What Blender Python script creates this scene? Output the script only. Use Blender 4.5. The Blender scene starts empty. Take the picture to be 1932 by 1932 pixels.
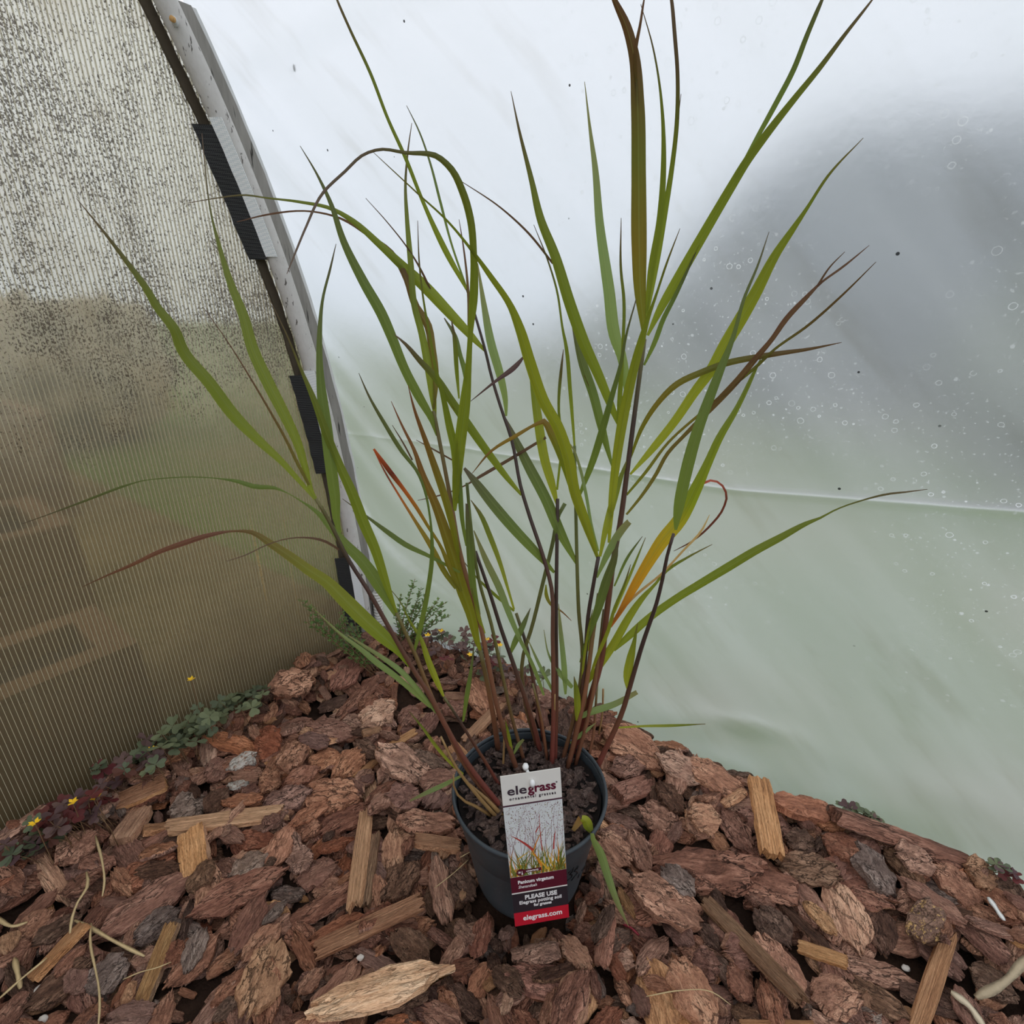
import bpy, bmesh, math, random
import numpy as np
from mathutils import Vector, Matrix, noise as mn

# ------------------------------------------------------------------ camera, sky, exposure
scene = bpy.context.scene
COL = scene.collection
F, CX, PITCH, H = 1000.0, 966.0, math.radians(21.3), 0.70
SP, CP = math.sin(PITCH), math.cos(PITCH)
cam_d = bpy.data.cameras.new('camera')
cam_d.sensor_width = 36.0
cam_d.lens = F / 1932.0 * 36.0
cam_d.clip_start = 0.02
cam = bpy.data.objects.new('camera', cam_d)
cam.location = (0, 0, H)
cam.rotation_euler = (math.pi / 2 - PITCH, 0, 0)
COL.objects.link(cam)
scene.camera = cam

vs = scene.view_settings
vs.view_transform = 'Standard'
vs.look = 'None'
vs.gamma = 1.0
vs.use_curve_mapping = False
vs.exposure = 0.40

cy = scene.cycles
cy.adaptive_threshold = 0.03
cy.max_bounces = 6
cy.diffuse_bounces = 3
cy.glossy_bounces = 2
cy.transmission_bounces = 4
cy.transparent_max_bounces = 4
cy.caustics_reflective = False

world = bpy.data.worlds.new('overcast_sky')
scene.world = world
world.cycles.sampling_method = 'NONE'
world.use_nodes = True
wt = world.node_tree
wt.nodes.clear()
wo = wt.nodes.new('ShaderNodeOutputWorld')
wb = wt.nodes.new('ShaderNodeBackground')
wc = wt.nodes.new('ShaderNodeTexCoord')
wsx = wt.nodes.new('ShaderNodeSeparateXYZ')
wr = wt.nodes.new('ShaderNodeValToRGB')
wr.color_ramp.elements[0].position = 0.0
wr.color_ramp.elements[0].color = (0.66, 0.72, 0.80, 1)
wr.color_ramp.elements[1].position = 0.65
wr.color_ramp.elements[1].color = (1.0, 1.0, 1.04, 1)
wt.links.new(wc.outputs['Generated'], wsx.inputs[0])
wt.links.new(wsx.outputs['Z'], wr.inputs[0])
wt.links.new(wr.outputs[0], wb.inputs[0])
wb.inputs[1].default_value = 1.0
wt.links.new(wb.outputs[0], wo.inputs[0])

rnd = random.Random(7)

# ------------------------------------------------------------------ pixel -> direction helpers
def ray(x, y):
    u = (x - CX) / F
    v = -(y - CX) / F
    return Vector((u, CP + v * SP, -SP + v * CP))
def at_z(x, y, z):
    d = ray(x, y)
    return Vector((0, 0, H)) + d * ((z - H) / d.z)
def at_Y(x, y, Y):
    d = ray(x, y)
    return Vector((0, 0, H)) + d * (Y / d.y)
def proj(P):
    q = Vector(P) - Vector((0, 0, H))
    z = q.y * CP - q.z * SP
    v = q.y * SP + q.z * CP
    return CX + F * q.x / z, CX - F * v / z, z

# the tunnel's own axes: A runs along the film side, E along the end wall, C is the corner
A = Vector((math.cos(math.radians(-36.5)), math.sin(math.radians(-36.5)), 0))
E = Vector((-math.sin(math.radians(36.5)), -math.cos(math.radians(36.5)), 0))
C = Vector((-0.2733, 1.1360, 0))
UP = Vector((0, 0, 1))
def W(s, t, z):
    return C + E * s + A * t + UP * z
def st(P):
    d = Vector(P) - C
    return d.dot(E), d.dot(A)

# hoop profile (s against z): steep side, then round to the ridge and down the far side
HZ = [-.06, 0.054, 0.193, 0.335, 0.49, 0.597, 0.677, 0.762, 0.852, 0.986, 1.064]
HS = [0.121, 0.125, 0.133, 0.141, 0.155, 0.178, 0.194, 0.209, 0.236, 0.283, 0.316]
_pf = np.polyfit(HZ, HS, 3)
def hoop_s(z):
    return float(np.polyval(_pf, z))
def film_s(z, t_):
    # the film leaves the hoop and is dug in a little further out along the ground
    def ss(a, b, v): v = min(1.0, max(0.0, (v - a) / (b - a))); return v * v * (3 - 2 * v)
    return hoop_s(min(z, 1.07)) - .046 - (.076 + .03 * ss(.7, 1.3, t_)) * (1 - ss(-.02, .55, z)) * ss(.02, .24, t_)
PROF = [(hoop_s(z), z) for z in np.linspace(-.06, 1.07, 76)]
_s0, _z0 = PROF[-1]
_th0 = math.atan(.40)
for k in range(1, 19):
    th = _th0 + (math.pi / 2 - _th0) * k / 18
    PROF.append((_s0 + 1.1 * (math.cos(_th0) - math.cos(th)), _z0 + 1.1 * (math.sin(th) - math.sin(_th0))))
APEX = PROF[-1][0]
_half = list(PROF)
for s, z in reversed(_half[:-1]):
    if z < 1.0 and int(z * 1000) % 2 == 0 and z > 0:
        continue
    PROF.append((2 * APEX - s, z))

def srgb(r, g, b):
    def c(v):
        v /= 255.0
        return v / 12.92 if v <= 0.04045 else ((v + 0.055) / 1.055) ** 2.4
    return (c(r), c(g), c(b), 1.0)

# ------------------------------------------------------------------ object helpers
def mesh_obj(name, verts, faces, mat, parent=None, smooth=False, loc=None, mats=None):
    me = bpy.data.meshes.new(name)
    me.from_pydata([tuple(v) for v in verts], [], faces)
    if smooth:
        me.polygons.foreach_set('use_smooth', [True] * len(me.polygons))
    me.update()
    o = bpy.data.objects.new(name, me)
    if mat is not None:
        me.materials.append(mat)
    if parent is not None:
        o.parent = parent
    COL.objects.link(o)
    return o
def tag(o, label, cat, group=None, kind=None):
    if label: o['label'] = label
    if cat: o['category'] = cat
    if group: o['group'] = group
    if kind: o['kind'] = kind
    return o
def empty(name, loc, label=None, cat=None, group=None):
    o = bpy.data.objects.new(name, None)
    o.empty_display_size = 0.02
    o.location = loc
    COL.objects.link(o)
    return tag(o, label, cat, group)
class MB:
    """collects shapes for one mesh"""
    def __init__(s): s.v = []; s.f = []
    def add(s, v, f):
        k = len(s.v); s.v += [tuple(q) for q in v]; s.f += [tuple(i + k for i in q) for q in f]
    def box(s, P, X, Y, Z):
        P, X, Y, Z = map(Vector, (P, X, Y, Z))
        v = [P + X * a + Y * b + Z * c for a in (-1, 1) for b in (-1, 1) for c in (-1, 1)]
        s.add(v, [(0, 1, 3, 2), (4, 6, 7, 5), (0, 4, 5, 1), (2, 3, 7, 6), (0, 2, 6, 4), (1, 5, 7, 3)])
    def tube(s, pts, rad, n=8, cap=True):
        pts = [Vector(p) for p in pts]
        m = len(pts)
        if not hasattr(rad, '__len__'): rad = [rad] * m
        ref = Vector((0.31, 0.77, 0.55))
        rings = []
        for i, p in enumerate(pts):
            t = (pts[min(i + 1, m - 1)] - pts[max(i - 1, 0)])
            t = t.normalized() if t.length > 1e-9 else Vector((0, 0, 1))
            x = ref - t * ref.dot(t)
            if x.length < 0.05: x = t.orthogonal()
            x.normalize(); ref = x
            y = t.cross(x)
            rings.append([p + (x * math.cos(2 * math.pi * k / n) + y * math.sin(2 * math.pi * k / n)) * rad[i] for k in range(n)])
        v = [q for r in rings for q in r]
        f = [(i * n + k, i * n + (k + 1) % n, (i + 1) * n + (k + 1) % n, (i + 1) * n + k) for i in range(m - 1) for k in range(n)]
        if cap:
            f.append(tuple(reversed(range(n)))); f.append(tuple((m - 1) * n + k for k in range(n)))
        s.add(v, f)
    def lathe(s, prof, n=48, c=(0, 0, 0)):
        c = Vector(c); m = len(prof)
        v = [c + Vector((r * math.cos(2 * math.pi * k / n), r * math.sin(2 * math.pi * k / n), z)) for r, z in prof for k in range(n)]
        f = [(i * n + k, i * n + (k + 1) % n, (i + 1) * n + (k + 1) % n, (i + 1) * n + k) for i in range(m - 1) for k in range(n)]
        s.add(v, f)
    def build(s, name, mat, parent=None, smooth=False):
        return mesh_obj(name, s.v, s.f, mat, parent, smooth)

# ------------------------------------------------------------------ material helpers
class NT:
    def __init__(s, name):
        s.m = bpy.data.materials.new(name); s.m.use_nodes = True
        s.t = s.m.node_tree; s.t.nodes.clear()
        s.out = s.n('ShaderNodeOutputMaterial')
    def n(s, typ, **kw):
        nd = s.t.nodes.new(typ)
        for k, v in kw.items(): setattr(nd, k, v)
        return nd
    def set(s, sock, v):
        if isinstance(v, bpy.types.NodeSocket): s.t.links.new(v, sock)
        elif v is not None:
            if hasattr(sock.default_value, '__len__') and not hasattr(v, '__len__'): v = [v] * len(sock.default_value)
            if hasattr(v, '__len__') and len(v) == 4 and len(sock.default_value) == 3: v = v[:3]
            sock.default_value = v
    def math(s, op, a, b=0.0, c=None, clamp=False):
        nd = s.n('ShaderNodeMath', operation=op, use_clamp=clamp)
        s.set(nd.inputs[0], a); s.set(nd.inputs[1], b)
        if c is not None: s.set(nd.inputs[2], c)
        return nd.outputs[0]
    def coord(s, which='Object'):
        return s.n('ShaderNodeTexCoord').outputs[which]
    def attr(s, name):
        return s.n('ShaderNodeAttribute', attribute_name=name)
    def mapv(s, vec, scale=(1, 1, 1), loc=(0, 0, 0), rot=(0, 0, 0), typ='POINT'):
        nd = s.n('ShaderNodeMapping', vector_type=typ)
        s.set(nd.inputs['Vector'], vec); s.set(nd.inputs['Scale'], scale); s.set(nd.inputs['Location'], loc); s.set(nd.inputs['Rotation'], rot)
        return nd.outputs[0]
    def noise(s, vec, scale, detail=3.0, rough=0.55, dist=0.0):
        nd = s.n('ShaderNodeTexNoise')
        s.set(nd.inputs['Vector'], vec); s.set(nd.inputs['Scale'], scale); s.set(nd.inputs['Detail'], detail)
        s.set(nd.inputs['Roughness'], rough); s.set(nd.inputs['Distortion'], dist)
        return nd.outputs['Fac']
    def voro(s, vec, scale, feature='F1', out='Distance', rand=1.0):
        nd = s.n('ShaderNodeTexVoronoi', feature=feature)
        s.set(nd.inputs['Vector'], vec); s.set(nd.inputs['Scale'], scale); s.set(nd.inputs['Randomness'], rand)
        return nd.outputs[out]
    def ramp(s, fac, stops, interp='LINEAR'):
        nd = s.n('ShaderNodeValToRGB'); cr = nd.color_ramp; cr.interpolation = interp
        while len(cr.elements) > len(stops): cr.elements.remove(cr.elements[-1])
        while len(cr.elements) < len(stops): cr.elements.new(0.5)
        for el, (p, c) in zip(cr.elements, stops):
            el.position = p; el.color = c if hasattr(c, '__len__') else (c, c, c, 1)
        s.set(nd.inputs[0], fac)
        return nd.outputs[0]
    def step(s, v, lo, hi):
        nd = s.n('ShaderNodeMapRange', interpolation_type='SMOOTHSTEP')
        s.set(nd.inputs['Value'], v); s.set(nd.inputs['From Min'], lo); s.set(nd.inputs['From Max'], hi)
        return nd.outputs[0]
    def mix(s, fac, a, b, mode='MIX'):
        nd = s.n('ShaderNodeMix', data_type='RGBA', blend_type=mode)
        s.set(nd.inputs[0], fac); s.set(nd.inputs[6], a); s.set(nd.inputs[7], b)
        return nd.outputs[2]
    def bump(s, h, strength=0.5, dist=0.01, normal=None):
        nd = s.n('ShaderNodeBump')
        s.set(nd.inputs['Height'], h); s.set(nd.inputs['Strength'], strength); s.set(nd.inputs['Distance'], dist)
        if normal is not None: s.set(nd.inputs['Normal'], normal)
        return nd.outputs[0]
    def pbr(s, color, rough=0.6, normal=None, spec=0.3, **kw):
        nd = s.n('ShaderNodeBsdfPrincipled')
        s.set(nd.inputs['Base Color'], color); s.set(nd.inputs['Roughness'], rough)
        s.set(nd.inputs['Specular IOR Level'], spec)
        if normal is not None: s.set(nd.inputs['Normal'], normal)
        for k, v in kw.items(): s.set(nd.inputs[k], v)
        return nd.outputs[0]
    def shader(s, typ, **kw):
        nd = s.n(typ)
        for k, v in kw.items(): s.set(nd.inputs[k.replace('_', ' ')], v)
        return nd.outputs[0]
    def mixs(s, fac, a, b):
        nd = s.n('ShaderNodeMixShader')
        s.set(nd.inputs[0], fac); s.set(nd.inputs[1], a); s.set(nd.inputs[2], b)
        return nd.outputs[0]
    def done(s, sh):
        s.t.links.new(sh, s.out.inputs['Surface'])
        return s.m

def plain(name, col, rough=0.6, spec=0.3, bump_scale=None, bump_str=0.3, var=0.0, vscale=30):
    t = NT(name); co = t.coord('Object')
    c = col
    if var:
        c = t.mix(t.math('MULTIPLY', t.noise(co, vscale, 4), var), col, tuple(x * 0.35 for x in col[:3]) + (1,))
    nrm = t.bump(t.noise(co, bump_scale, 4), bump_str, 0.003) if bump_scale else None
    return t.done(t.pbr(c, rough, nrm, spec))

# ------------------------------------------------------------------ materials of the setting
def film_material():
    t = NT('milky_film')
    co = t.coord('Object')                       # x along the tunnel, z up
    hz = t.attr('haze').outputs['Fac']
    streak = t.noise(t.mapv(co, (.55, 1, .085), rot=(0, .83, 0), typ='TEXTURE'), 1.0, 3, 0.55)
    fine = t.noise(co, 90, 3)
    # dried water marks: pale rings of a few millimetres
    sel = t.voro(co, 95, 'F1', 'Color'); d = t.voro(co, 95, 'F1', 'Distance')
    sepc = t.n('ShaderNodeSeparateColor'); t.set(sepc.inputs[0], sel)
    rad = t.math('MULTIPLY', sepc.outputs[0], 0.30)
    wob = t.math('ADD', d, t.math('MULTIPLY', t.noise(co, 260, 2), 0.12))
    ring = t.math('SUBTRACT', 1.0, t.step(t.math('ABSOLUTE', t.math('SUBTRACT', wob, t.math('ADD', rad, 0.06))), 0.012, 0.045))
    ring = t.math('MULTIPLY', ring, t.step(sepc.outputs[1], 0.30, 0.62))
    sx = t.n('ShaderNodeSeparateXYZ'); t.set(sx.inputs[0], co)
    where = t.math('MULTIPLY', t.step(sx.outputs['X'], 0.25, 0.60), t.step(t.noise(co, 3.0, 2), 0.32, 0.50))
    where = t.math('MULTIPLY', where, t.step(sx.outputs['Z'], 0.12, 0.50))
    ring = t.math('MULTIPLY', ring, where)
    dust = t.math('MULTIPLY', t.step(t.noise(co, 330, 1), 0.66, 0.74), where)
    marks = t.math('MAXIMUM', t.math('MULTIPLY', ring, 0.44), t.math('MULTIPLY', dust, 0.24))
    # dark fly specks
    sp = t.math('LESS_THAN', t.voro(co, 26, 'F1', 'Distance'), 0.038)
    sp = t.math('MULTIPLY', sp, t.step(t.noise(co, 8, 2), 0.47, 0.5))
    fac = t.math('ADD', 0.46, t.math('MULTIPLY', t.math('SUBTRACT', streak, 0.5), 0.34))
    fac = t.math('ADD', fac, t.math('MULTIPLY', hz, 0.45))
    fac = t.math('ADD', fac, marks, clamp=True)
    nrm = t.bump(t.math('ADD', t.math('MULTIPLY', fine, 0.35), streak), 0.12, 0.01)
    fold_shade = t.step(t.noise(t.mapv(co, (.22, 1, .05), loc=(.3, 0, .1), rot=(0, .83, 0), typ='TEXTURE'), 1.0, 3, 0.6), 0.52, 0.78)  # dim diagonal shading of the film's folds, painted into its tint
    tint = t.mix(t.math('MULTIPLY', fold_shade, 0.42), (0.85, 0.875, 0.91, 1), (0.58, 0.57, 0.53, 1))
    refr = t.shader('ShaderNodeBsdfRefraction', Color=t.mix(0.5, tint, (0.86, 0.88, 0.90, 1)), Roughness=0.62, IOR=1.16, Normal=nrm)
    trl = t.shader('ShaderNodeBsdfTranslucent', Color=tint, Normal=nrm)
    gl = t.shader('ShaderNodeBsdfGlossy', Color=(1, 1, 1, 1), Roughness=0.34, Normal=nrm)
    sh = t.mixs(fac, refr, trl)
    sh = t.mixs(0.05, sh, gl)
    dark = t.shader('ShaderNodeBsdfDiffuse', Color=(0.02, 0.02, 0.02, 1))
    sh = t.mixs(t.math('MULTIPLY', sp, 0.9), sh, dark)
    return t.done(sh)

def poly_material():
    t = NT('algae_polycarbonate')
    co = t.coord('Object')                       # x along the end wall, z up
    sx = t.n('ShaderNodeSeparateXYZ'); t.set(sx.inputs[0], co)
    z = sx.outputs['Z']; s = sx.outputs['X']
    big = t.noise(co, 7.0, 4, 0.6)
    edge = t.math('ADD', z, t.math('MULTIPLY', t.math('SUBTRACT', big, 0.5), 0.55))
    up = t.step(edge, 0.50, 0.60)                # algae only grows above a ragged line
    vstreak = t.noise(t.mapv(co, (34, 34, 2.2)), 1.0, 4, 0.6)
    fine = t.noise(t.mapv(co, (1.25, 1, 1)), 330, 2, 0.6, 0.6)
    mid = t.noise(co, 75, 3, 0.6)
    patch = t.noise(t.mapv(co, (9, 9, 4)), 1.0, 4, 0.6)
    thr = t.math('SUBTRACT', 0.640, t.math('MULTIPLY', t.step(patch, 0.30, 0.72), 0.165))
    thr = t.math('SUBTRACT', thr, t.math('MULTIPLY', t.math('SUBTRACT', mid, 0.5), 0.22))
    speck = t.step(t.math('SUBTRACT', fine, thr), -0.015, 0.03)
    speck = t.math('MULTIPLY', speck, up)
    film = t.math('MULTIPLY', t.step(t.noise(co, 5.0, 4, 0.65), 0.44, 0.72), up)
    lowdirt = t.math('MULTIPLY', t.step(vstreak, 0.66, 0.82), 0.45)
    sparse = t.math('MULTIPLY', t.step(t.noise(co, 420, 1), 0.70, 0.76), 0.5)
    drip = t.step(t.noise(t.mapv(co, (70, 70, 1.3)), 1.0, 3, 0.55), 0.66, 0.72)
    drip = t.math('MULTIPLY', drip, t.math('MULTIPLY', t.step(t.noise(co, 260, 2), 0.36, 0.52), t.math('SUBTRACT', 1.0, t.step(z, 0.22, 0.42))))
    cream = t.mix(t.step(z, 0.35, 0.95), srgb(172, 160, 132), srgb(246, 245, 238))
    cream = t.mix(t.math('MULTIPLY', film, 0.55), cream, srgb(176, 158, 128))
    fac = t.math('ADD', t.math('MULTIPLY', up, 0.24), 0.34)
    nrm = t.bump(t.math('ADD', vstreak, t.math('MULTIPLY', fine, 0.4)), 0.2, 0.004)
    refr = t.shader('ShaderNodeBsdfRefraction', Color=t.mix(t.math('SUBTRACT', 1.0, up), t.mix(t.math('MULTIPLY', film, 0.6), (0.97, 0.955, 0.88, 1), (0.66, 0.58, 0.45, 1)), srgb(206, 199, 184)), Roughness=0.20, IOR=1.08, Normal=nrm)
    trl = t.shader('ShaderNodeBsdfTranslucent', Color=cream, Normal=nrm)
    dif = t.shader('ShaderNodeBsdfDiffuse', Color=t.mix(0.25, cream, srgb(190, 176, 120)))
    sh = t.mixs(fac, refr, trl)
    sh = t.mixs(t.math('ADD', 0.05, t.math('ADD', t.math('MULTIPLY', lowdirt, 0.5), sparse, clamp=True)), sh, dif)
    sh = t.mixs(t.math('MULTIPLY', drip, 0.75), sh, t.shader('ShaderNodeBsdfDiffuse', Color=srgb(178, 150, 98)))
    mud = t.math('MULTIPLY', t.math('SUBTRACT', 1.0, t.step(t.math('ADD', z, t.math('MULTIPLY', t.math('SUBTRACT', big, 0.5), 0.18)), 0.04, 0.24)), 0.72)
    sh = t.mixs(mud, sh, t.shader('ShaderNodeBsdfDiffuse', Color=srgb(92, 78, 56)))
    algae = t.mix(t.noise(co, 40, 3), srgb(46, 40, 34), srgb(98, 80, 58))
    dk = t.shader('ShaderNodeBsdfDiffuse', Color=algae)
    sh = t.mixs(t.math('MULTIPLY', speck, 0.88), sh, dk)
    gl = t.shader('ShaderNodeBsdfGlossy', Color=(1, 1, 1, 1), Roughness=0.25, Normal=nrm)
    return t.done(t.mixs(0.04, sh, gl))

def ground_material(name, c1, c2, c3, scale):
    t = NT(name); co = t.coord('Object')
    n1 = t.noise(co, scale, 6, 0.62); n2 = t.noise(co, scale * 7, 4)
    c = t.ramp(n1, [(0.30, c1), (0.5, c2), (0.70, c3)])
    c = t.mix(t.math('MULTIPLY', n2, 0.5), c, tuple(x * 0.4 for x in c2[:3]) + (1,))
    return t.done(t.pbr(c, 0.95, t.bump(n2, 0.7, 0.02), 0.1))

M_FILM = film_material()
M_POLY = poly_material()
M_RIB = (lambda t: t.done(t.mixs(0.55, t.shader('ShaderNodeBsdfDiffuse', Color=srgb(232, 226, 200)), t.shader('ShaderNodeBsdfTranslucent', Color=srgb(240, 236, 220)))))(NT('polycarbonate_web'))
M_SOIL = ground_material('damp_soil', srgb(34, 24, 19), srgb(50, 36, 28), srgb(70, 51, 40), 9)
M_LAWN = ground_material('rough_grass', srgb(84, 116, 48), srgb(106, 126, 66), srgb(140, 126, 92), 1.1)

# ------------------------------------------------------------------ floor, film wall, end wall
def build_floor():
    v = []; f = []
    n = 60
    for i in range(n + 1):
        for j in range(n + 1):
            s = 0.0 + 2.6 * i / n; t_ = -0.01 + 3.2 * j / n
            P = W(s, t_, 0)
            P.z = -0.035 + 0.010 * mn.noise(Vector((s * 6, t_ * 6, 0)))
            v.append(P)
    for i in range(n):
        for j in range(n):
            a = i * (n + 1) + j
            f.append((a, a + 1, a + n + 2, a + n + 1))
    o = mesh_obj('floor', v, f, M_SOIL, smooth=True)
    tag(o, 'dark brown damp soil under the bark mulch', None, kind='structure')
build_floor()

def crease_z(t_):
    ts = [-.2, .0, .3, .475, .753, 1.013, 1.6]; zs = [.455, .462, .478, .483, .494, .527, .58]
    return float(np.interp(t_, ts, zs))

def build_film():
    ts = list(np.arange(-0.012, 1.5, 0.0125)) + list(np.arange(1.55, 3.25, 0.1))
    off = 0.046
    prof = []
    for i, (s, z) in enumerate(PROF):
        a = PROF[max(i - 1, 0)]; b = PROF[min(i + 1, len(PROF) - 1)]
        d = Vector((b[0] - a[0], b[1] - a[1])).normalized()
        prof.append((s - d.y * off, z + d.x * off))
    # extra rows around the fold line in the film
    rows = []
    for s, z in prof:
        rows.append((s, z, None))
    verts = []; hz = []
    front = [r for r in rows if r[0] < APEX and r[1] < 1.0]
    rest = rows[len(front):]
    grid = []
    zc_offs = [-.010, -.004, -.0015, 0, .0015, .004, .010]
    fz = [r[1] for r in front]; fs = [r[0] for r in front]
    base_z = [z for z in fz if abs(z - 0.49) > 0.018]
    lo = [z for z in base_z if z < 0.49]; hi = [z for z in base_z if z > 0.49]
    M = Matrix((A, -E, UP)).transposed()
    for t_ in ts:
        cz = crease_z(t_)
        colz = [z + (cz - 0.49) * max(0.0, 1 - abs(z - 0.49) / 0.25) for z in lo]
        colz += [cz + d for d in zc_offs]
        colz += [z + (cz - 0.49) * max(0.0, 1 - abs(z - 0.49) / 0.25) for z in hi]
        col = []
        for z in colz:
            s = film_s(z, t_)
            ph = t_ * 0.76 + z * 0.65
            amp = 0.0042 * math.exp(-max(t_, 0) / 0.22) + 0.0006
            n1 = mn.noise(Vector((ph * 5, (t_ - z) * 1.2, 3.1)))
            w = math.sin(ph * 2 * math.pi / 0.085 + 9 * n1) * (0.35 + 0.65 * abs(mn.noise(Vector((ph * 3.1, z * 2.0, 8.8)))) * 2)
            d = amp * w
            # slack near the ground
            g = math.exp(-max(z, 0) / 0.10)
            nn = mn.noise(Vector((t_ * 9, z * 16, 1.7)))
            d += 0.010 * g * nn
            # the tucked lip of film near the mulch
            lip = math.exp(-((t_ - 0.80) / 0.05) ** 2 - ((z - 0.085 - 0.25 * (t_ - .8) ** 1) / 0.012) ** 2)
            d += 0.012 * lip
            k = z - cz
            strength = min(1.0, max(0.15, (t_ + 0.1) / 0.6))
            d += 0.0035 * strength * math.exp(-(k / 0.004) ** 2)
            haze = 0.75 * strength * math.exp(-(k / 0.0013) ** 2)
            fold = min(1.0, max(0.0, w)) ** 6 * math.exp(-max(t_, 0) / 0.30) * (0.9 if z < .62 else .35)
            haze += 0.75 * fold
            haze += 0.22 * g * max(0, nn) ** 0.8
            col.append((t_, -(s) - 0 + d, z)); hz.append(min(1.0, haze))
        for s, z, _ in rest:
            col.append((t_, -s, z)); hz.append(0.0)
        grid.append(col)
    m = len(grid[0])
    verts = [p for c in grid for p in c]
    faces = [(i * m + j, i * m + j + 1, (i + 1) * m + j + 1, (i + 1) * m + j) for i in range(len(grid) - 1) for j in range(m - 1)]
    o = mesh_obj('wall_right', verts, faces, M_FILM, smooth=True)
    o.matrix_world = Matrix.Translation(C) @ M.to_4x4()
    at = o.data.attributes.new('haze', 'FLOAT', 'POINT')
    at.data.foreach_set('value', hz)
    tag(o, 'milky translucent polythene film stretched down the tunnel side', None, kind='structure')
    # the shading normal looks into the tunnel
    mid = o.data.polygons[len(o.data.polygons) // 40]
    if mid.normal.y > 0:
        o.data.flip_normals()
    return o
WALL_R = build_film()

def arch_top(s):
    best = 0
    for i in range(len(PROF) - 1):
        (s0, z0), (s1, z1) = PROF[i], PROF[i + 1]
        if s0 <= s <= s1 and s1 > s0:
            best = max(best, z0 + (z1 - z0) * (s - s0) / (s1 - s0))
    return best
def build_end_wall():
    M = Matrix((E, A, UP)).transposed()
    ss = list(np.arange(0.112, 0.32, 0.008)) + list(np.arange(0.32, 2 * APEX - .1, 0.06))
    v = []; f = []
    for s in ss:
        v += [(s, 0, -0.05), (s, 0, arch_top(s))]
    for i in range(len(ss) - 1):
        f.append((2 * i, 2 * i + 2, 2 * i + 3, 2 * i + 1))
    o = mesh_obj('wall_left', v, f, M_POLY)
    o.matrix_world = Matrix.Translation(C) @ M.to_4x4()
    if o.data.polygons[0].normal.y < 0: o.data.flip_normals()
    tag(o, 'algae-speckled fluted polycarbonate sheet of the end wall', None, kind='structure')
    mb = MB()
    s = 0.118; k = 0
    while s < 1.25:
        mb.box((s, -0.0022, (arch_top(s) - .05) / 2), (0.00027, 0, 0), (0, 0.0024, 0), (0, 0, (arch_top(s) + .05) / 2))
        s += 0.0055; k += 1
    r = mb.build('flute_web', M_RIB, o)
    r['kind'] = 'stuff'
    return o
WALL_L = build_end_wall()

# ------------------------------------------------------------------ outside the tunnel
def build_outside():
    n = 40; v = []; f = []
    for i in range(n + 1):
        for j in range(n + 1):
            v.append((-30 + 60 * i / n, -30 + 60 * j / n, -0.065))
    for i in range(n):
        for j in range(n):
            a = i * (n + 1) + j
            f.append((a, a + n + 1, a + n + 2, a + 1))
    o = mesh_obj('lawn', v, f, M_LAWN)
    tag(o, 'rough green grass outside the tunnel', None, kind='structure')
    q = [W(.02, -.02, -.058), W(3.2, -.02, -.058), W(3.2, -2.6, -.058), W(.02, -2.6, -.058)]
    o = mesh_obj('earth_path', q, [(0, 1, 2, 3)], ground_material('trodden_earth', srgb(92, 84, 52), srgb(120, 106, 72), srgb(142, 126, 90), 3.0))
    tag(o, 'trodden olive-brown earth outside the end wall', None, kind='structure')
build_outside()

M_CROWN = {k: (lambda t, c: t.done(t.pbr(t.mix(t.noise(t.coord('Object'), 2.5, 5), tuple(x * .45 for x in c[:3]) + (1,), c), 0.9, None, 0.1)))(NT('foliage_' + k), c)
           for k, c in (('blue', srgb(66, 86, 104)), ('green', srgb(84, 104, 70)), ('olive', srgb(112, 116, 76)))}
M_TRUNK = plain('tree_bark', srgb(70, 58, 48), 0.9, 0.1, 20, 0.5, 0.5, 8)
def crown_mesh(mb, c, rx, rz, seed):
    bm = bmesh.new()
    bmesh.ops.create_icosphere(bm, subdivisions=4, radius=1.0)
    for q in bm.verts:
        d = q.co.normalized()
        k = 1 + 0.26 * mn.fractal(d * 2.2 + Vector((seed, 0, 0)), 1.0, 2.0, 4) + 0.12 * mn.noise(d * 9)
        q.co = Vector((d.x * rx * k, d.y * rx * k, d.z * rz * k)) + Vector(c)
    bm.verts.index_update()
    mb.add([q.co for q in bm.verts], [[q.index for q in fa.verts] for fa in bm.faces])
    bm.free()
def tree(name, px, py, dist, rx, rz, mat, label, seed, group='trees beyond the film'):
    d = ray(px, py); d = d / math.hypot(d.x, d.y) * dist
    P = Vector((d.x, d.y, 0)); zc = H + d.z
    root = empty(name, (P.x, P.y, -0.065), label, 'tree', group)
    mb = MB(); crown_mesh(mb, (0, 0, zc + .065), rx, rz, seed); mb.build('crown', mat, root, True)
    mt = MB(); mt.tube([(0, 0, -.02), (0.03, 0, zc * .5), (0, 0, zc + .1)], [.12 * rx, .09 * rx, .05 * rx], 10); mt.build('trunk', M_TRUNK, root, True)
tree('tree', 1700, 520, 7.0, 1.75, 1.35, M_CROWN['blue'], 'blurred dark blue-green tree seen through the film wall', 1)
tree('tree', 1250, 600, 9.0, 0.9, 0.60, M_CROWN['green'], 'small blurred green tree left of the dark blue-green tree', 4)
tree('shrub', 2080, 640, 4.2, .55, .60, M_CROWN['green'], 'blurred green shrub right of the dark blue-green tree', 9)
tree('shrub', 1080, 640, 12.0, 1.3, .35, M_CROWN['olive'], 'low blurred olive shrub behind the grass stems', 12)

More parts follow.
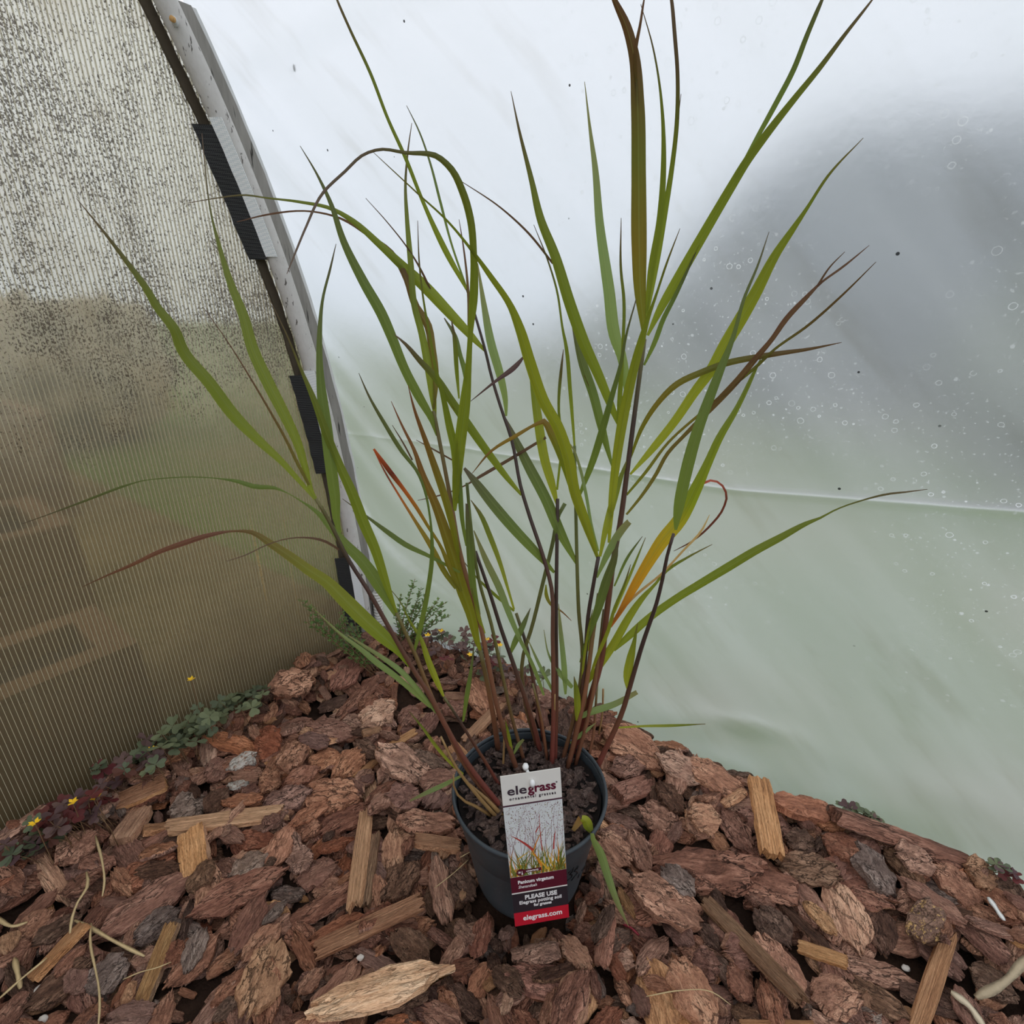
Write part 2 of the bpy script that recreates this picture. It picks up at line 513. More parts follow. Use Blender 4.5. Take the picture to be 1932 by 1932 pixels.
M_SLEEPER = plain('weathered_sleeper', srgb(122, 96, 72), 0.9, 0.1, 60, 0.4, 0.5, 12)
M_BEDSOIL = plain('bed_soil', srgb(54, 44, 40), 0.95, 0.1, 60, 0.6, 0.4, 14)
def raised_bed(t0, t1, s0, s1, h, label, soil=True):
    root = empty('raised_bed', W((s0 + s1) / 2, (t0 + t1) / 2, -.065), label, 'raised bed', 'beds outside the end wall')
    inv = root.location
    def bd(sa, sb, ta, tb, za, zb, nm, mat):
        mb = MB(); c = W((sa + sb) / 2, (ta + tb) / 2, (za + zb) / 2) - inv
        mb.box(c, E * (abs(sb - sa) / 2), A * (abs(tb - ta) / 2), UP * ((zb - za) / 2)); mb.build(nm, mat, root)
    th = .05
    n = max(1, round(h / .11))
    for k in range(n):
        za = -.065 + (h + .065) * k / n; zb = -.065 + (h + .065) * (k + 1) / n - .006
        bd(s0, s1, t0 - th, t0, za, zb, 'board', M_SLEEPER)
        bd(s0, s1, t1, t1 + th, za, zb, 'board', M_SLEEPER)
        bd(s0, s0 + th, t1 + th, t0 - th, za, zb, 'end_board', M_SLEEPER)
    bd(s0 + th, s1 - .05, t1 + th, t0 - th, -.06, h - .05, 'bed_soil', M_BEDSOIL)
raised_bed(-.16, -.40, .50, 2.4, .13, 'brown timber bed just outside the fluted end wall')
raised_bed(-.78, -1.15, .42, 2.5, .20, 'brown timber bed behind the nearest bed outside the end wall')
raised_bed(-1.75, -2.3, .20, 2.6, .34, 'tall brown timber bed furthest outside the end wall')
def hedge(s0, s1, t0, h, label, seed, mat):
    root = empty('hedge', W((s0 + s1) / 2, t0, -.065), label, 'hedge')
    mb = MB(); k = 0
    s = s0
    while s < s1:
        c = W(s, t0, h * .48) - root.location
        crown_mesh(mb, c, .34, h * .56, seed + k); s += .42; k += 1
    mb.build('foliage', mat, root, True)
M_HEDGE = plain('dry_hedge', srgb(158, 144, 116), 0.9, 0.1, None, 0, 0.5, 5)
hedge(-.4, 4.2, -3.2, .74, 'low brown-green hedge far outside the end wall', 31, M_HEDGE)

# ------------------------------------------------------------------ hoop, batten, gasket, strips, hose
def white_tube_mat():
    t = NT('peeling_white_paint'); co = t.coord('Object')
    n = t.noise(co, 60, 5, 0.65); n2 = t.noise(t.mapv(co, (1, 1, 0.35)), 170, 3)
    c = t.mix(t.math('MULTIPLY', n, 0.45), srgb(214, 210, 206), srgb(160, 154, 150))
    c = t.mix(t.step(n2, 0.63, 0.69), c, srgb(92, 86, 80))
    return t.done(t.pbr(c, 0.55, t.bump(t.math('ADD', n, n2), 0.35, 0.003), 0.35))
def batten_mat():
    t = NT('weathered_grey_batten'); co = t.coord('Object')
    n = t.noise(t.mapv(co, (60, 60, 7)), 1.0, 5, 0.65); n2 = t.noise(t.mapv(co, (110, 110, 12), rot=(.02, .2, 0)), 1.0, 3)
    c = t.mix(n, srgb(96, 92, 86), srgb(176, 172, 166))
    c = t.mix(t.step(n2, 0.61, 0.67), c, srgb(52, 50, 47))
    return t.done(t.pbr(c, 0.8, t.bump(n2, 0.6, 0.004), 0.15))
M_TUBE = white_tube_mat(); M_BATTEN = batten_mat()
M_GASKET = plain('dirty_rubber', srgb(92, 82, 68), 0.8, 0.2, 90, 0.5, 0.7, 40)
M_EDGE = plain('white_film_edge', srgb(232, 232, 232), 0.5, 0.3, 120, 0.3, 0.35, 70)
def sweep(mb, z0, z1, ds0, ds1, t0, t1, step=0.02, jag=0.0):
    """a bar of rectangular section that follows the hoop"""
    zs = np.linspace(z0, z1, max(2, int(abs(z1 - z0) / step) + 1))
    v = []
    for i, z in enumerate(zs):
        j = jag * mn.noise(Vector((z * 40, 2.2, ds0 * 50)))
        hs = hoop_s(z)
        for (d, t_) in ((ds0 + j, t0), (ds1 + j, t0), (ds1 + j, t1), (ds0 + j, t1)):
            v.append(W(hs + d, t_, z))
    f = []
    for i in range(len(zs) - 1):
        for k in range(4):
            f.append((i * 4 + k, i * 4 + (k + 1) % 4, i * 4 + 4 + (k + 1) % 4, i * 4 + 4 + k))
    f += [(3, 2, 1, 0), tuple(len(v) - 4 + k for k in range(4))]
    mb.add(v, f)
def section(mb, z0, z1, sec, jag=0.0, step=.012):
    zs = np.linspace(z0, z1, max(2, int(abs(z1 - z0) / step) + 1)); v = []
    for z in zs:
        j = jag * mn.noise(Vector((z * 40, 2.2, sec[0][0] * 50)))
        v += [W(hoop_s(z) + d + (j if k in (0, 3) else 0), t_, z) for k, (d, t_) in enumerate(sec)]
    f = [(i * 4 + k, i * 4 + (k + 1) % 4, i * 4 + 4 + (k + 1) % 4, i * 4 + 4 + k) for i in range(len(zs) - 1) for k in range(4)]
    mb.add(v, f + [(3, 2, 1, 0), tuple(len(v) - 4 + k for k in range(4))])
hoop = empty('tunnel_hoop', W(hoop_s(0), .022, -.03), 'white painted tubular hoop rising at the corner of the tunnel', 'hoop')
def loc_build(mb, name, mat, root, smooth=False):
    o = mb.build(name, mat, None, smooth)
    o.data.transform(Matrix.Translation(-Vector(root.location)))
    o.parent = root
    return o
mb = MB()
pts = [W(s, .022, z) for s, z in _half[2:]]
mb.tube(pts, 0.0142, 16)
loc_build(mb, 'tube', M_TUBE, hoop, True)
mb = MB()                                                            # bolt with a rusty head
bp = W(hoop_s(1.038) + .010, .034, 1.038)
mb.tube([bp, bp + (E * .5 + A * .8).normalized() * .009], .0042, 10)
b1 = loc_build(mb, 'bolt', M_EDGE, hoop, True)
mb = MB(); q = bp + (E * .5 + A * .8).normalized() * .009
mb.tube([q, q + (E * .9 + A * .4).normalized() * .004], .0034, 10)
loc_build(mb, 'bolt_head', plain('rusty_cream', srgb(206, 160, 100), 0.6), hoop, True)

bat = empty('batten', W(hoop_s(0) - .03, .012, -.03), 'grey weathered flat batten clamping the film beside the white hoop', 'batten')
mb = MB(); sweep(mb, -.03, 1.07, -.037, -.017, .000, .020, .02, .002)
loc_build(mb, 'board', M_BATTEN, bat)
mb = MB(); sweep(mb, -.03, 1.07, -.0440, -.0385, .001, .017, .02, .0012)
loc_build(mb, 'film_edge', M_EDGE, bat)
gas = MB(); sweep(gas, -.03, 1.07, .010, .025, .001, .006, .02, .002)
o = gas.build('gasket_strip', M_GASKET); tag(o, 'dark dirty rubber strip between the fluted sheet and the hoop', 'strip')

def web_mat(name, c1, c2, sc):
    t = NT(name); co = t.coord('Object')
    ch = t.n('ShaderNodeTexChecker'); t.set(ch.inputs['Vector'], t.mapv(co, (1, 1, 1), rot=(0, 0, .64))); t.set(ch.inputs['Scale'], sc)
    t.set(ch.inputs['Color1'], c1); t.set(ch.inputs['Color2'], c2)
    return t.done(t.pbr(ch.outputs[0], 0.6, t.bump(ch.outputs[1], 0.5, 0.001), 0.3))
M_WEBW = web_mat('white_webbing', srgb(252, 252, 252), srgb(226, 231, 234), 520)
M_WEBB = web_mat('black_webbing', srgb(30, 30, 31), srgb(62, 62, 62), 520)
for z0, z1, lab in ((.772, .945, 'upper black and white webbing strip clipped over the hoop edge'),
                    (.400, .592, 'middle black and white webbing strip clipped over the hoop edge'),
                    (.035, .215, 'lowest black and white webbing strip clipped over the hoop edge')):
    root = empty('fixing_strip', W(hoop_s(z0) + .015, .03, z0), lab, 'strip', 'webbing strips on the hoop')
    mb = MB(); section(mb, z0 - .004, z1 - .008, [(.038, .0035), (.0180, .0225), (.0185, .0245), (.039, .0060)], .003); loc_build(mb, 'black_band', M_WEBB, root)
    mb = MB(); section(mb, z0, z1, [(.0182, .0240), (.0078, .0385), (.0091, .0396), (.0196, .0250)], .0008); loc_build(mb, 'white_band', M_WEBW, root)
# corrugated hose at the foot of the batten
mb = MB(); prof = []
z = -.03
while z < .105:
    prof += [(.0085, z), (.0110, z + .002), (.0110, z + .004), (.0085, z + .006)]; z += .0075
hp = W(hoop_s(.05) - .030, .034, 0)
mb.lathe(prof, 20, hp)
o = mb.build('ribbed_hose', plain('white_pvc', srgb(226, 224, 216), 0.5, 0.4, 200, .2, .4, 40), None, True)
tag(o, 'short white ribbed hose end standing at the foot of the hoop', 'hose')
# a fly on the film
fp = None
def film_point(px, py):
    d = ray(px, py); lo, hi = 0.2, 6.0
    for k in range(200):
        tt = lo + (hi - lo) * k / 199
        P = Vector((0, 0, H)) + d * tt
        s, t_ = st(P)
        if P.z > 1.06 or s < film_s(P.z, t_): return P
    return P
P = film_point(562, 130)
fly = empty('fly', P + E * .004, 'small dark fly resting on the pale film', 'fly')
mb = MB(); mb.tube([(0, 0, -.004), (0, 0, -.001), (0, 0, .002), (0, 0, .004)], [.0006, .0018, .0014, .0006], 8); mb.build('body', plain('fly_dark', srgb(30, 30, 32)), fly, True)
mb = MB()
for k in range(6):
    a = -1 + k // 2; sg = 1 if k % 2 else -1
    mb.tube([(0, 0, a * .0012), A * (sg * .0025) + Vector((0, 0, a * .002)), A * (sg * .004) - E * .001 + Vector((0, 0, a * .003))], .00018, 4)
mb.build('leg', bpy.data.materials['fly_dark'], fly)

# ------------------------------------------------------------------ bark mulch
def bark_mat(name, dark, mid, light, grain=(3, 14, 6), crack=1.0, speck=0.0, spc=srgb(222, 180, 118), sps=(0.55, 0.60), hue=0.498):
    t = NT(name)
    lc = t.attr('lc').outputs['Vector']
    oi = t.n('ShaderNodeObjectInfo').outputs['Random']
    isl = t.n('ShaderNodeNewGeometry').outputs['Random Per Island']
    r = t.math('FRACT', t.math('ADD', t.math('MULTIPLY', oi, 7.31), t.math('MULTIPLY', isl, 3.77)))
    r2 = t.math('FRACT', t.math('MULTIPLY', r, 17.3))
    off = t.n('ShaderNodeCombineXYZ'); t.set(off.inputs[0], t.math('MULTIPLY', r, 31.0)); t.set(off.inputs[1], t.math('MULTIPLY', r2, 17.0))
    va = t.n('ShaderNodeVectorMath', operation='ADD'); t.set(va.inputs[0], lc); t.set(va.inputs[1], off.outputs[0])
    co = va.outputs[0]
    g = t.noise(t.mapv(co, grain), 1.0, 4, 0.68, 0.5)
    blot = t.noise(t.mapv(co, (2.2, 3, 2)), 1.0, 1, 0.5)
    fine = t.noise(t.mapv(co, (16, 40, 20)), 1.0, 2, 0.7)
    wco = t.n('ShaderNodeVectorMath', operation='ADD'); t.set(wco.inputs[0], t.mapv(co, (3.0, 9.0, 4)))
    t.set(wco.inputs[1], t.math('MULTIPLY', g, 2.6))
    cr = t.voro(wco.outputs[0], 1.0, 'DISTANCE_TO_EDGE', 'Distance')
    crk = t.math('MULTIPLY', t.math('SUBTRACT', 1.0, t.step(cr, 0.0, 0.06)), t.math('MULTIPLY', t.step(blot, 0.40, 0.60), crack))
    tone = t.math('ADD', t.math('ADD', t.math('MULTIPLY', g, 0.55), t.math('MULTIPLY', fine, 0.28)), t.math('MULTIPLY', blot, 0.35))
    c = t.ramp(tone, [(0.40, dark), (0.57, mid), (0.74, light)])
    # piece-to-piece shifts of tone and redness
    hsv = t.n('ShaderNodeHueSaturation')
    t.set(hsv.inputs['Hue'], t.math('ADD', hue, t.math('MULTIPLY', r2, 0.012)))
    t.set(hsv.inputs['Saturation'], t.math('ADD', 0.84, t.math('MULTIPLY', r, 0.20)))
    t.set(hsv.inputs['Value'], t.math('ADD', 1.26, t.math('MULTIPLY', t.math('POWER', r2, 1.5), 0.95)))
    t.set(hsv.inputs['Color'], c)
    c = hsv.outputs[0]
    c = t.mix(t.math('MULTIPLY', crk, 0.66), c, tuple(x * 0.35 for x in dark[:3]) + (1,))
    if speck:
        sp = t.step(t.noise(t.mapv(co, (7, 9, 7)), 1.0, 4, 0.7), *sps)
        c = t.mix(t.math('MULTIPLY', sp, speck), c, spc)
    hgt = t.math('SUBTRACT', t.math('ADD', t.math('MULTIPLY', g, 0.8), t.math('MULTIPLY', fine, 0.35)), t.math('MULTIPLY', crk, 0.8))
    return t.done(t.pbr(c, 0.82, t.bump(hgt, 1.0, 0.0085), 0.22))
M_BARK = {
    'bark':   bark_mat('pine_bark', srgb(74, 45, 35), srgb(128, 84, 66), srgb(172, 124, 100)),
    'rough':  bark_mat('rough_bark', srgb(66, 42, 34), srgb(120, 82, 66), srgb(176, 130, 108), (2.5, 9, 5), 1.2),
    'smooth': bark_mat('inner_bark', srgb(92, 60, 50), srgb(128, 90, 76), srgb(154, 114, 96), (2, 20, 8), 0.35),
    'light':  bark_mat('pale_bark', srgb(106, 70, 54), srgb(164, 118, 92), srgb(196, 152, 122), (2, 12, 6), 0.8),
    'red':    bark_mat('red_bark', srgb(80, 44, 33), srgb(136, 84, 62), srgb(172, 116, 90), (2.5, 14, 6), 0.7),
    'dark':   bark_mat('dark_bark', srgb(44, 29, 23), srgb(86, 60, 47), srgb(128, 96, 78), (3, 12, 6), 0.9),
    'grey':   bark_mat('grey_bark', srgb(58, 45, 40), srgb(104, 84, 74), srgb(148, 128, 116), (2, 12, 6), 0.9),
    'wood':   bark_mat('tan_wood', srgb(92, 64, 40), srgb(166, 124, 82), srgb(198, 156, 110), (1.2, 24, 10), 0.12, hue=.484),
    'old':    bark_mat('old_wood', srgb(70, 52, 34), srgb(132, 100, 66), srgb(166, 134, 94), (1.2, 22, 10), 0.25, hue=.486),
    'pale':   bark_mat('pale_split_wood', srgb(150, 108, 70), srgb(214, 174, 124), srgb(236, 204, 158), (1.5, 10, 8), 0.35, hue=.486),
    'spots':  bark_mat('flaking_bark', srgb(56, 38, 32), srgb(96, 68, 56), srgb(130, 96, 80), (3, 10, 6), 0.6, 0.95),
    'tanbark': bark_mat('ochre_bark', srgb(94, 64, 38), srgb(150, 108, 68), srgb(188, 144, 98), (2.2, 8, 5), 1.0, hue=.490),
    'white':  bark_mat('white_flaked_bark', srgb(80, 58, 48), srgb(130, 96, 78), srgb(170, 130, 108), (3, 10, 6), 0.6, 0.92, srgb(226, 218, 206), (0.40, 0.50)),
}
def chip_mesh(seed, style, nx=18, ny=10):
    """one irregular chip: unit length, width and thickness"""
    R = random.Random(seed)
    o = Vector((seed * 3.7, seed * 1.3, 0))
    def N(a, b, c=0.0): return mn.noise(Vector((a, b, c)) + o)
    v = []; lc = []
    taper = {'bark': 2.6, 'wood': 12, 'log': 7, 'flat': 3.6}[style]
    jagx = {'bark': .10, 'wood': .05, 'log': .05, 'flat': .12}[style]
    skew = R.uniform(-.25, .25) if style in ('bark', 'flat') else R.uniform(-.05, .05)
    curl = R.uniform(-.5, .5) if style in ('bark', 'flat') else 0
    bend = R.uniform(-.12, .12) if style != 'wood' else R.uniform(-.05, .05)
    e0, e1 = R.uniform(.25, .75), R.uniform(.25, .75)
    if style == 'wood': e0 = e1 = .96
    if style == 'log': e0 = e1 = .8
    def surf(u, w, top):
        uu = abs(u); en = e0 if u < 0 else e1
        hw = (1 - uu ** taper) * (1 - en) + en * (1 - 0.10 * uu)
        if style in ('bark', 'flat'): hw *= (1 - .35 * max(0, uu - .55) / .45)
        hw *= 1 + (.24 if style in ('bark', 'flat') else .07) * N(u * 2.6, 5 + (1 if w > 0 else -1) * 3) + (.10 if style != 'wood' else .03) * N(u * 8, 9 + (1 if w > 0 else -1) * 2)
        x = .5 * u + jagx * (uu ** 3) * (1.6 * N(w * 2.2, u * 2 + 20) + .8 * N(w * 7, u * 2 + 40)) + skew * .16 * w * uu
        y = .5 * w * hw + bend * (1 - u * u) * .5
        edge = max(uu, abs(w))
        if style == 'log':
            a = w * math.pi / 2 * .96
            y = .5 * math.sin(a) * hw + bend * (1 - u * u) * .3
            zt = .5 * math.cos(a); zz = zt if top else -zt * .55
            zz += .10 * N(u * 4, w * 9, 2) + .07 * N(u * 10, w * 16, 5)
            return x, y, zz
        ridge = N(u * 2.2, w * 4.2, 1) * .34 + N(u * 5.5, w * 12, 3) * .22
        lay = math.floor((N(u * 1.3, w * 2.2, 7) * .5 + .5) * 4) / 4 * .42
        if style == 'wood': ridge = N(u * 1.2, w * 11, 1) * .16; lay = 0
        rim = .30 * (edge ** 6) if style != 'wood' else .06 * edge ** 8
        cz = curl * (w * w) * .55 + .18 * bend * u * u
        if top: z = .40 + ridge * .7 + lay - rim
        else: z = -.45 + N(u * 3, w * 4, 11) * .14 + rim * .8
        return x, y, z + cz
    for top in (True, False):
        for i in range(nx + 1):
            for j in range(ny + 1):
                u = -1 + 2 * i / nx; w = -1 + 2 * j / ny
                q = surf(u, w, top); v.append(q); lc.append((q[0], q[1] * .55, q[2] * .22))
    f = []; n1 = (nx + 1) * (ny + 1); st_ = ny + 1
    for i in range(nx):
        for j in range(ny):
            a = i * st_ + j
            f.append((a, a + st_, a + st_ + 1, a + 1))
            b = a + n1
            f.append((b, b + 1, b + st_ + 1, b + st_))
    per = [i * st_ for i in range(nx + 1)] + [nx * st_ + j for j in range(1, ny + 1)] + [i * st_ + ny for i in range(nx - 1, -1, -1)] + [j for j in range(ny - 1, 0, -1)]
    k0 = len(v)
    # ragged side wall with its own middle row
    for p in per:
        a, b = v[p], v[p + n1]
        jg = 1 + .05 * N(a[0] * 9, a[1] * 9, 15)
        m = ((a[0] + b[0]) / 2 * jg, (a[1] + b[1]) / 2 * jg, (a[2] + b[2]) / 2 + .05 * N(a[0] * 12, a[1] * 12, 4))
        v.append(m); lc.append((m[0], m[1] * .55, m[2] * .5))
    P = len(per); sharp = set()
    for k in range(P):
        a, b = per[k], per[(k + 1) % P]; m, n_ = k0 + k, k0 + (k + 1) % P
        f.append((b, a, m, n_)); f.append((n_, m, a + n1, b + n1))
        sharp.add(frozenset((a, b))); sharp.add(frozenset((a + n1, b + n1)))
    return v, f, lc, sharp
VAR = {}
def variant(style, k):
    key = (style, k)
    if key not in VAR: VAR[key] = chip_mesh(11 + k * 7 + {'bark': 0, 'wood': 300, 'log': 600, 'flat': 900}[style], style)
    return VAR[key]
def make_me(name, v, f, lc, sharp, mat):
    me = bpy.data.meshes.new(name); me.from_pydata(v, [], f)
    me.polygons.foreach_set('use_smooth', [True] * len(f))
    at = me.attributes.new('lc', 'FLOAT_VECTOR', 'POINT')
    at.data.foreach_set('vector', [c for q in lc for c in q])
    if sharp:
        sa = me.attributes.new('sharp_edge', 'BOOLEAN', 'EDGE')
        sa.data.foreach_set('value', [frozenset(e.vertices) in sharp for e in me.edges])
    me.materials.append(mat); me.update()
    return me
CHIP_ME = {}
def chip_me(style, k, kind):
    key = (style, k, kind)
    if key not in CHIP_ME: CHIP_ME[key] = make_me('bark_chip', *variant(style, k), M_BARK[kind])
    return CHIP_ME[key]

POT = at_z(999, 1477, .15); POT.z = 0.0
# height field of the growing mulch, in (s, t)
G = 0.006; NS, NT_ = int(1.35 / G), int(1.75 / G)
hf = np.full((NS, NT_), -0.036)
SS0 = lambda i: max(0.0, (i + .5) * G - .01)
TT0 = lambda j: (j + .5) * G
for i in range(NS):
    for j in range(NT_):
        hf[i, j] += 0.014 * max(0.0, 1 - min(SS0(i), TT0(j)) / .16)
SS, TT = np.meshgrid((np.arange(NS) + .5) * G, (np.arange(NT_) + .5) * G, indexing='ij')
ps, pt = st(POT)
pot_mask = (SS - ps) ** 2 + (TT - pt) ** 2 < 0.073 ** 2
def settle(s, t_, L, Wd, T, ang, max_tilt=.42, lift=.60):
    """rest a chip on the heap: returns its matrix and raises the field"""
    ca, sa = math.cos(ang), math.sin(ang)
    r = L * .5
    i0, i1 = max(0, int((s - r) / G)), min(NS, int((s + r) / G) + 2)
    j0, j1 = max(0, int((t_ - r) / G)), min(NT_, int((t_ + r) / G) + 2)
    if i1 - i0 < 1 or j1 - j0 < 1: return None
    ds = SS[i0:i1, j0:j1] - s; dt = TT[i0:i1, j0:j1] - t_
    u = ds * ca + dt * sa; w = -ds * sa + dt * ca
    m = ((u / (L * .47)) ** 2 + (w / (Wd * .47)) ** 2) < 1
    if m.sum() < 3: return None
    hh = hf[i0:i1, j0:j1][m]; us = u[m]; ws = w[m]
    X = np.stack([us, ws, np.ones_like(us)], 1)
    sol = np.linalg.lstsq(X.T @ X + np.diag([1e-6, 1e-6, 0]), X.T @ hh, rcond=None)[0]
    gu, gw = np.clip(sol[0], -max_tilt, max_tilt), np.clip(sol[1], -max_tilt, max_tilt)
    res = hh - (us * gu + ws * gw)
    z0 = np.quantile(res, lift)
    z = z0 + T * .42
    hf[i0:i1, j0:j1][m] = np.maximum(hh, z0 + us * gu + ws * gw + T * .80)
    xa = (E * ca + A * sa); ya = (-E * sa + A * ca)
    X3 = (xa + UP * gu).normalized(); Z3 = X3.cross((ya + UP * gw)).normalized()
    if Z3.z < 0: Z3 = -Z3
    Y3 = Z3.cross(X3)
    Mx = Matrix((X3 * L, Y3 * Wd, Z3 * T)).transposed().to_4x4()
    return Matrix.Translation(W(s, t_, z)) @ Mx
def reach(L, Wd, ang):
    return .46 * max(abs(math.cos(ang)) * L, abs(math.sin(ang)) * Wd), .46 * max(abs(math.sin(ang)) * L, abs(math.cos(ang)) * Wd)
def ok_place(s, t_, L, Wd, ang):
    rs, rt = reach(L, Wd, ang)
    if s - rs < film_s(.03, t_) + .006 or t_ - rt < .008: return False
    d = math.hypot(s - ps, t_ - pt)
    return d > .070 + .42 * Wd
# --- under-layer: everything too deep or too small to count, one object
KINDS = ['bark'] * 8 + ['rough'] * 4 + ['smooth'] * 3 + ['red'] * 3 + ['dark'] * 5 + ['light'] * 2 + ['grey'] + ['wood']
def join_chips(items, name, label):
    V = []; Fc = []; LC = []; MI = []; kinds = sorted({it[2] for it in items})
    vo = 0; nv = []; nf = []; nl = []; mi = []
    for style, k, kind, M in items:
        v, f, lc, _ = LOWV(style, k)
        Mn = np.array(M); p = np.asarray(v) @ Mn[:3, :3].T + Mn[:3, 3]
        nv.append(p); nl.append(np.asarray(lc)); nf.append(np.asarray(f) + vo); mi += [kinds.index(kind)] * len(f); vo += len(v)
    nv = np.concatenate(nv); nl = np.concatenate(nl); nf = np.concatenate(nf)
    me = bpy.data.meshes.new(name); me.from_pydata(nv.tolist(), [], nf.tolist())
    at = me.attributes.new('lc', 'FLOAT_VECTOR', 'POINT'); at.data.foreach_set('vector', nl.ravel())
    for kd in kinds: me.materials.append(M_BARK[kd])
    me.polygons.foreach_set('material_index', mi); me.update()
    o = bpy.data.objects.new(name, me); COL.objects.link(o)
    return tag(o, label, None, kind='stuff')
_lowv = {}
def LOWV(style, k):
    if (style, k) not in _lowv: _lowv[(style, k)] = chip_mesh(11 + k * 7 + 50, style, 8, 5)
    return _lowv[(style, k)]
RC = random.Random(21)
under = []
def rand_chip(lo, hi):
    L = RC.uniform(lo, hi); asp = RC.uniform(.38, .72)
    return L, L * asp, RC.uniform(.007, .013) * (L / .05) ** .4
for n in range(4800):
    s = RC.uniform(.0, 1.30); t_ = RC.uniform(.01, 1.70)
    if n > 2300: s, t_ = (RC.uniform(.05, .9), RC.uniform(.01, .10)) if n % 2 else (RC.uniform(.0, .12), RC.uniform(.01, 1.3))
    if n > 3400: s, t_ = RC.uniform(.25, .85), RC.uniform(.15, 1.2)
    L, Wd, T = rand_chip(.018, .052)
    ang = RC.uniform(0, 6.28)
    if not ok_place(s, t_, L, Wd, ang): continue
    M = settle(s, t_, L, Wd, T, ang)
    if M is None: continue
    st_y = RC.choice(['bark', 'bark', 'flat', 'log'])
    under.append((st_y, RC.randrange(5), RC.choice(KINDS), M))
for n in range(120):                                   # small shards round the foot of the pot
    a = RC.uniform(0, 6.28); r = RC.uniform(.072, .10)
    L, Wd, T = rand_chip(.012, .028)
    M = settle(ps + r * math.cos(a), pt + r * math.sin(a), L, Wd, T, RC.uniform(0, 6.28))
    if M is not None: under.append(('bark', RC.randrange(5), RC.choice(KINDS), M))
join_chips(under, 'bark_mulch', 'small brown bark pieces lying under and between the larger chips')

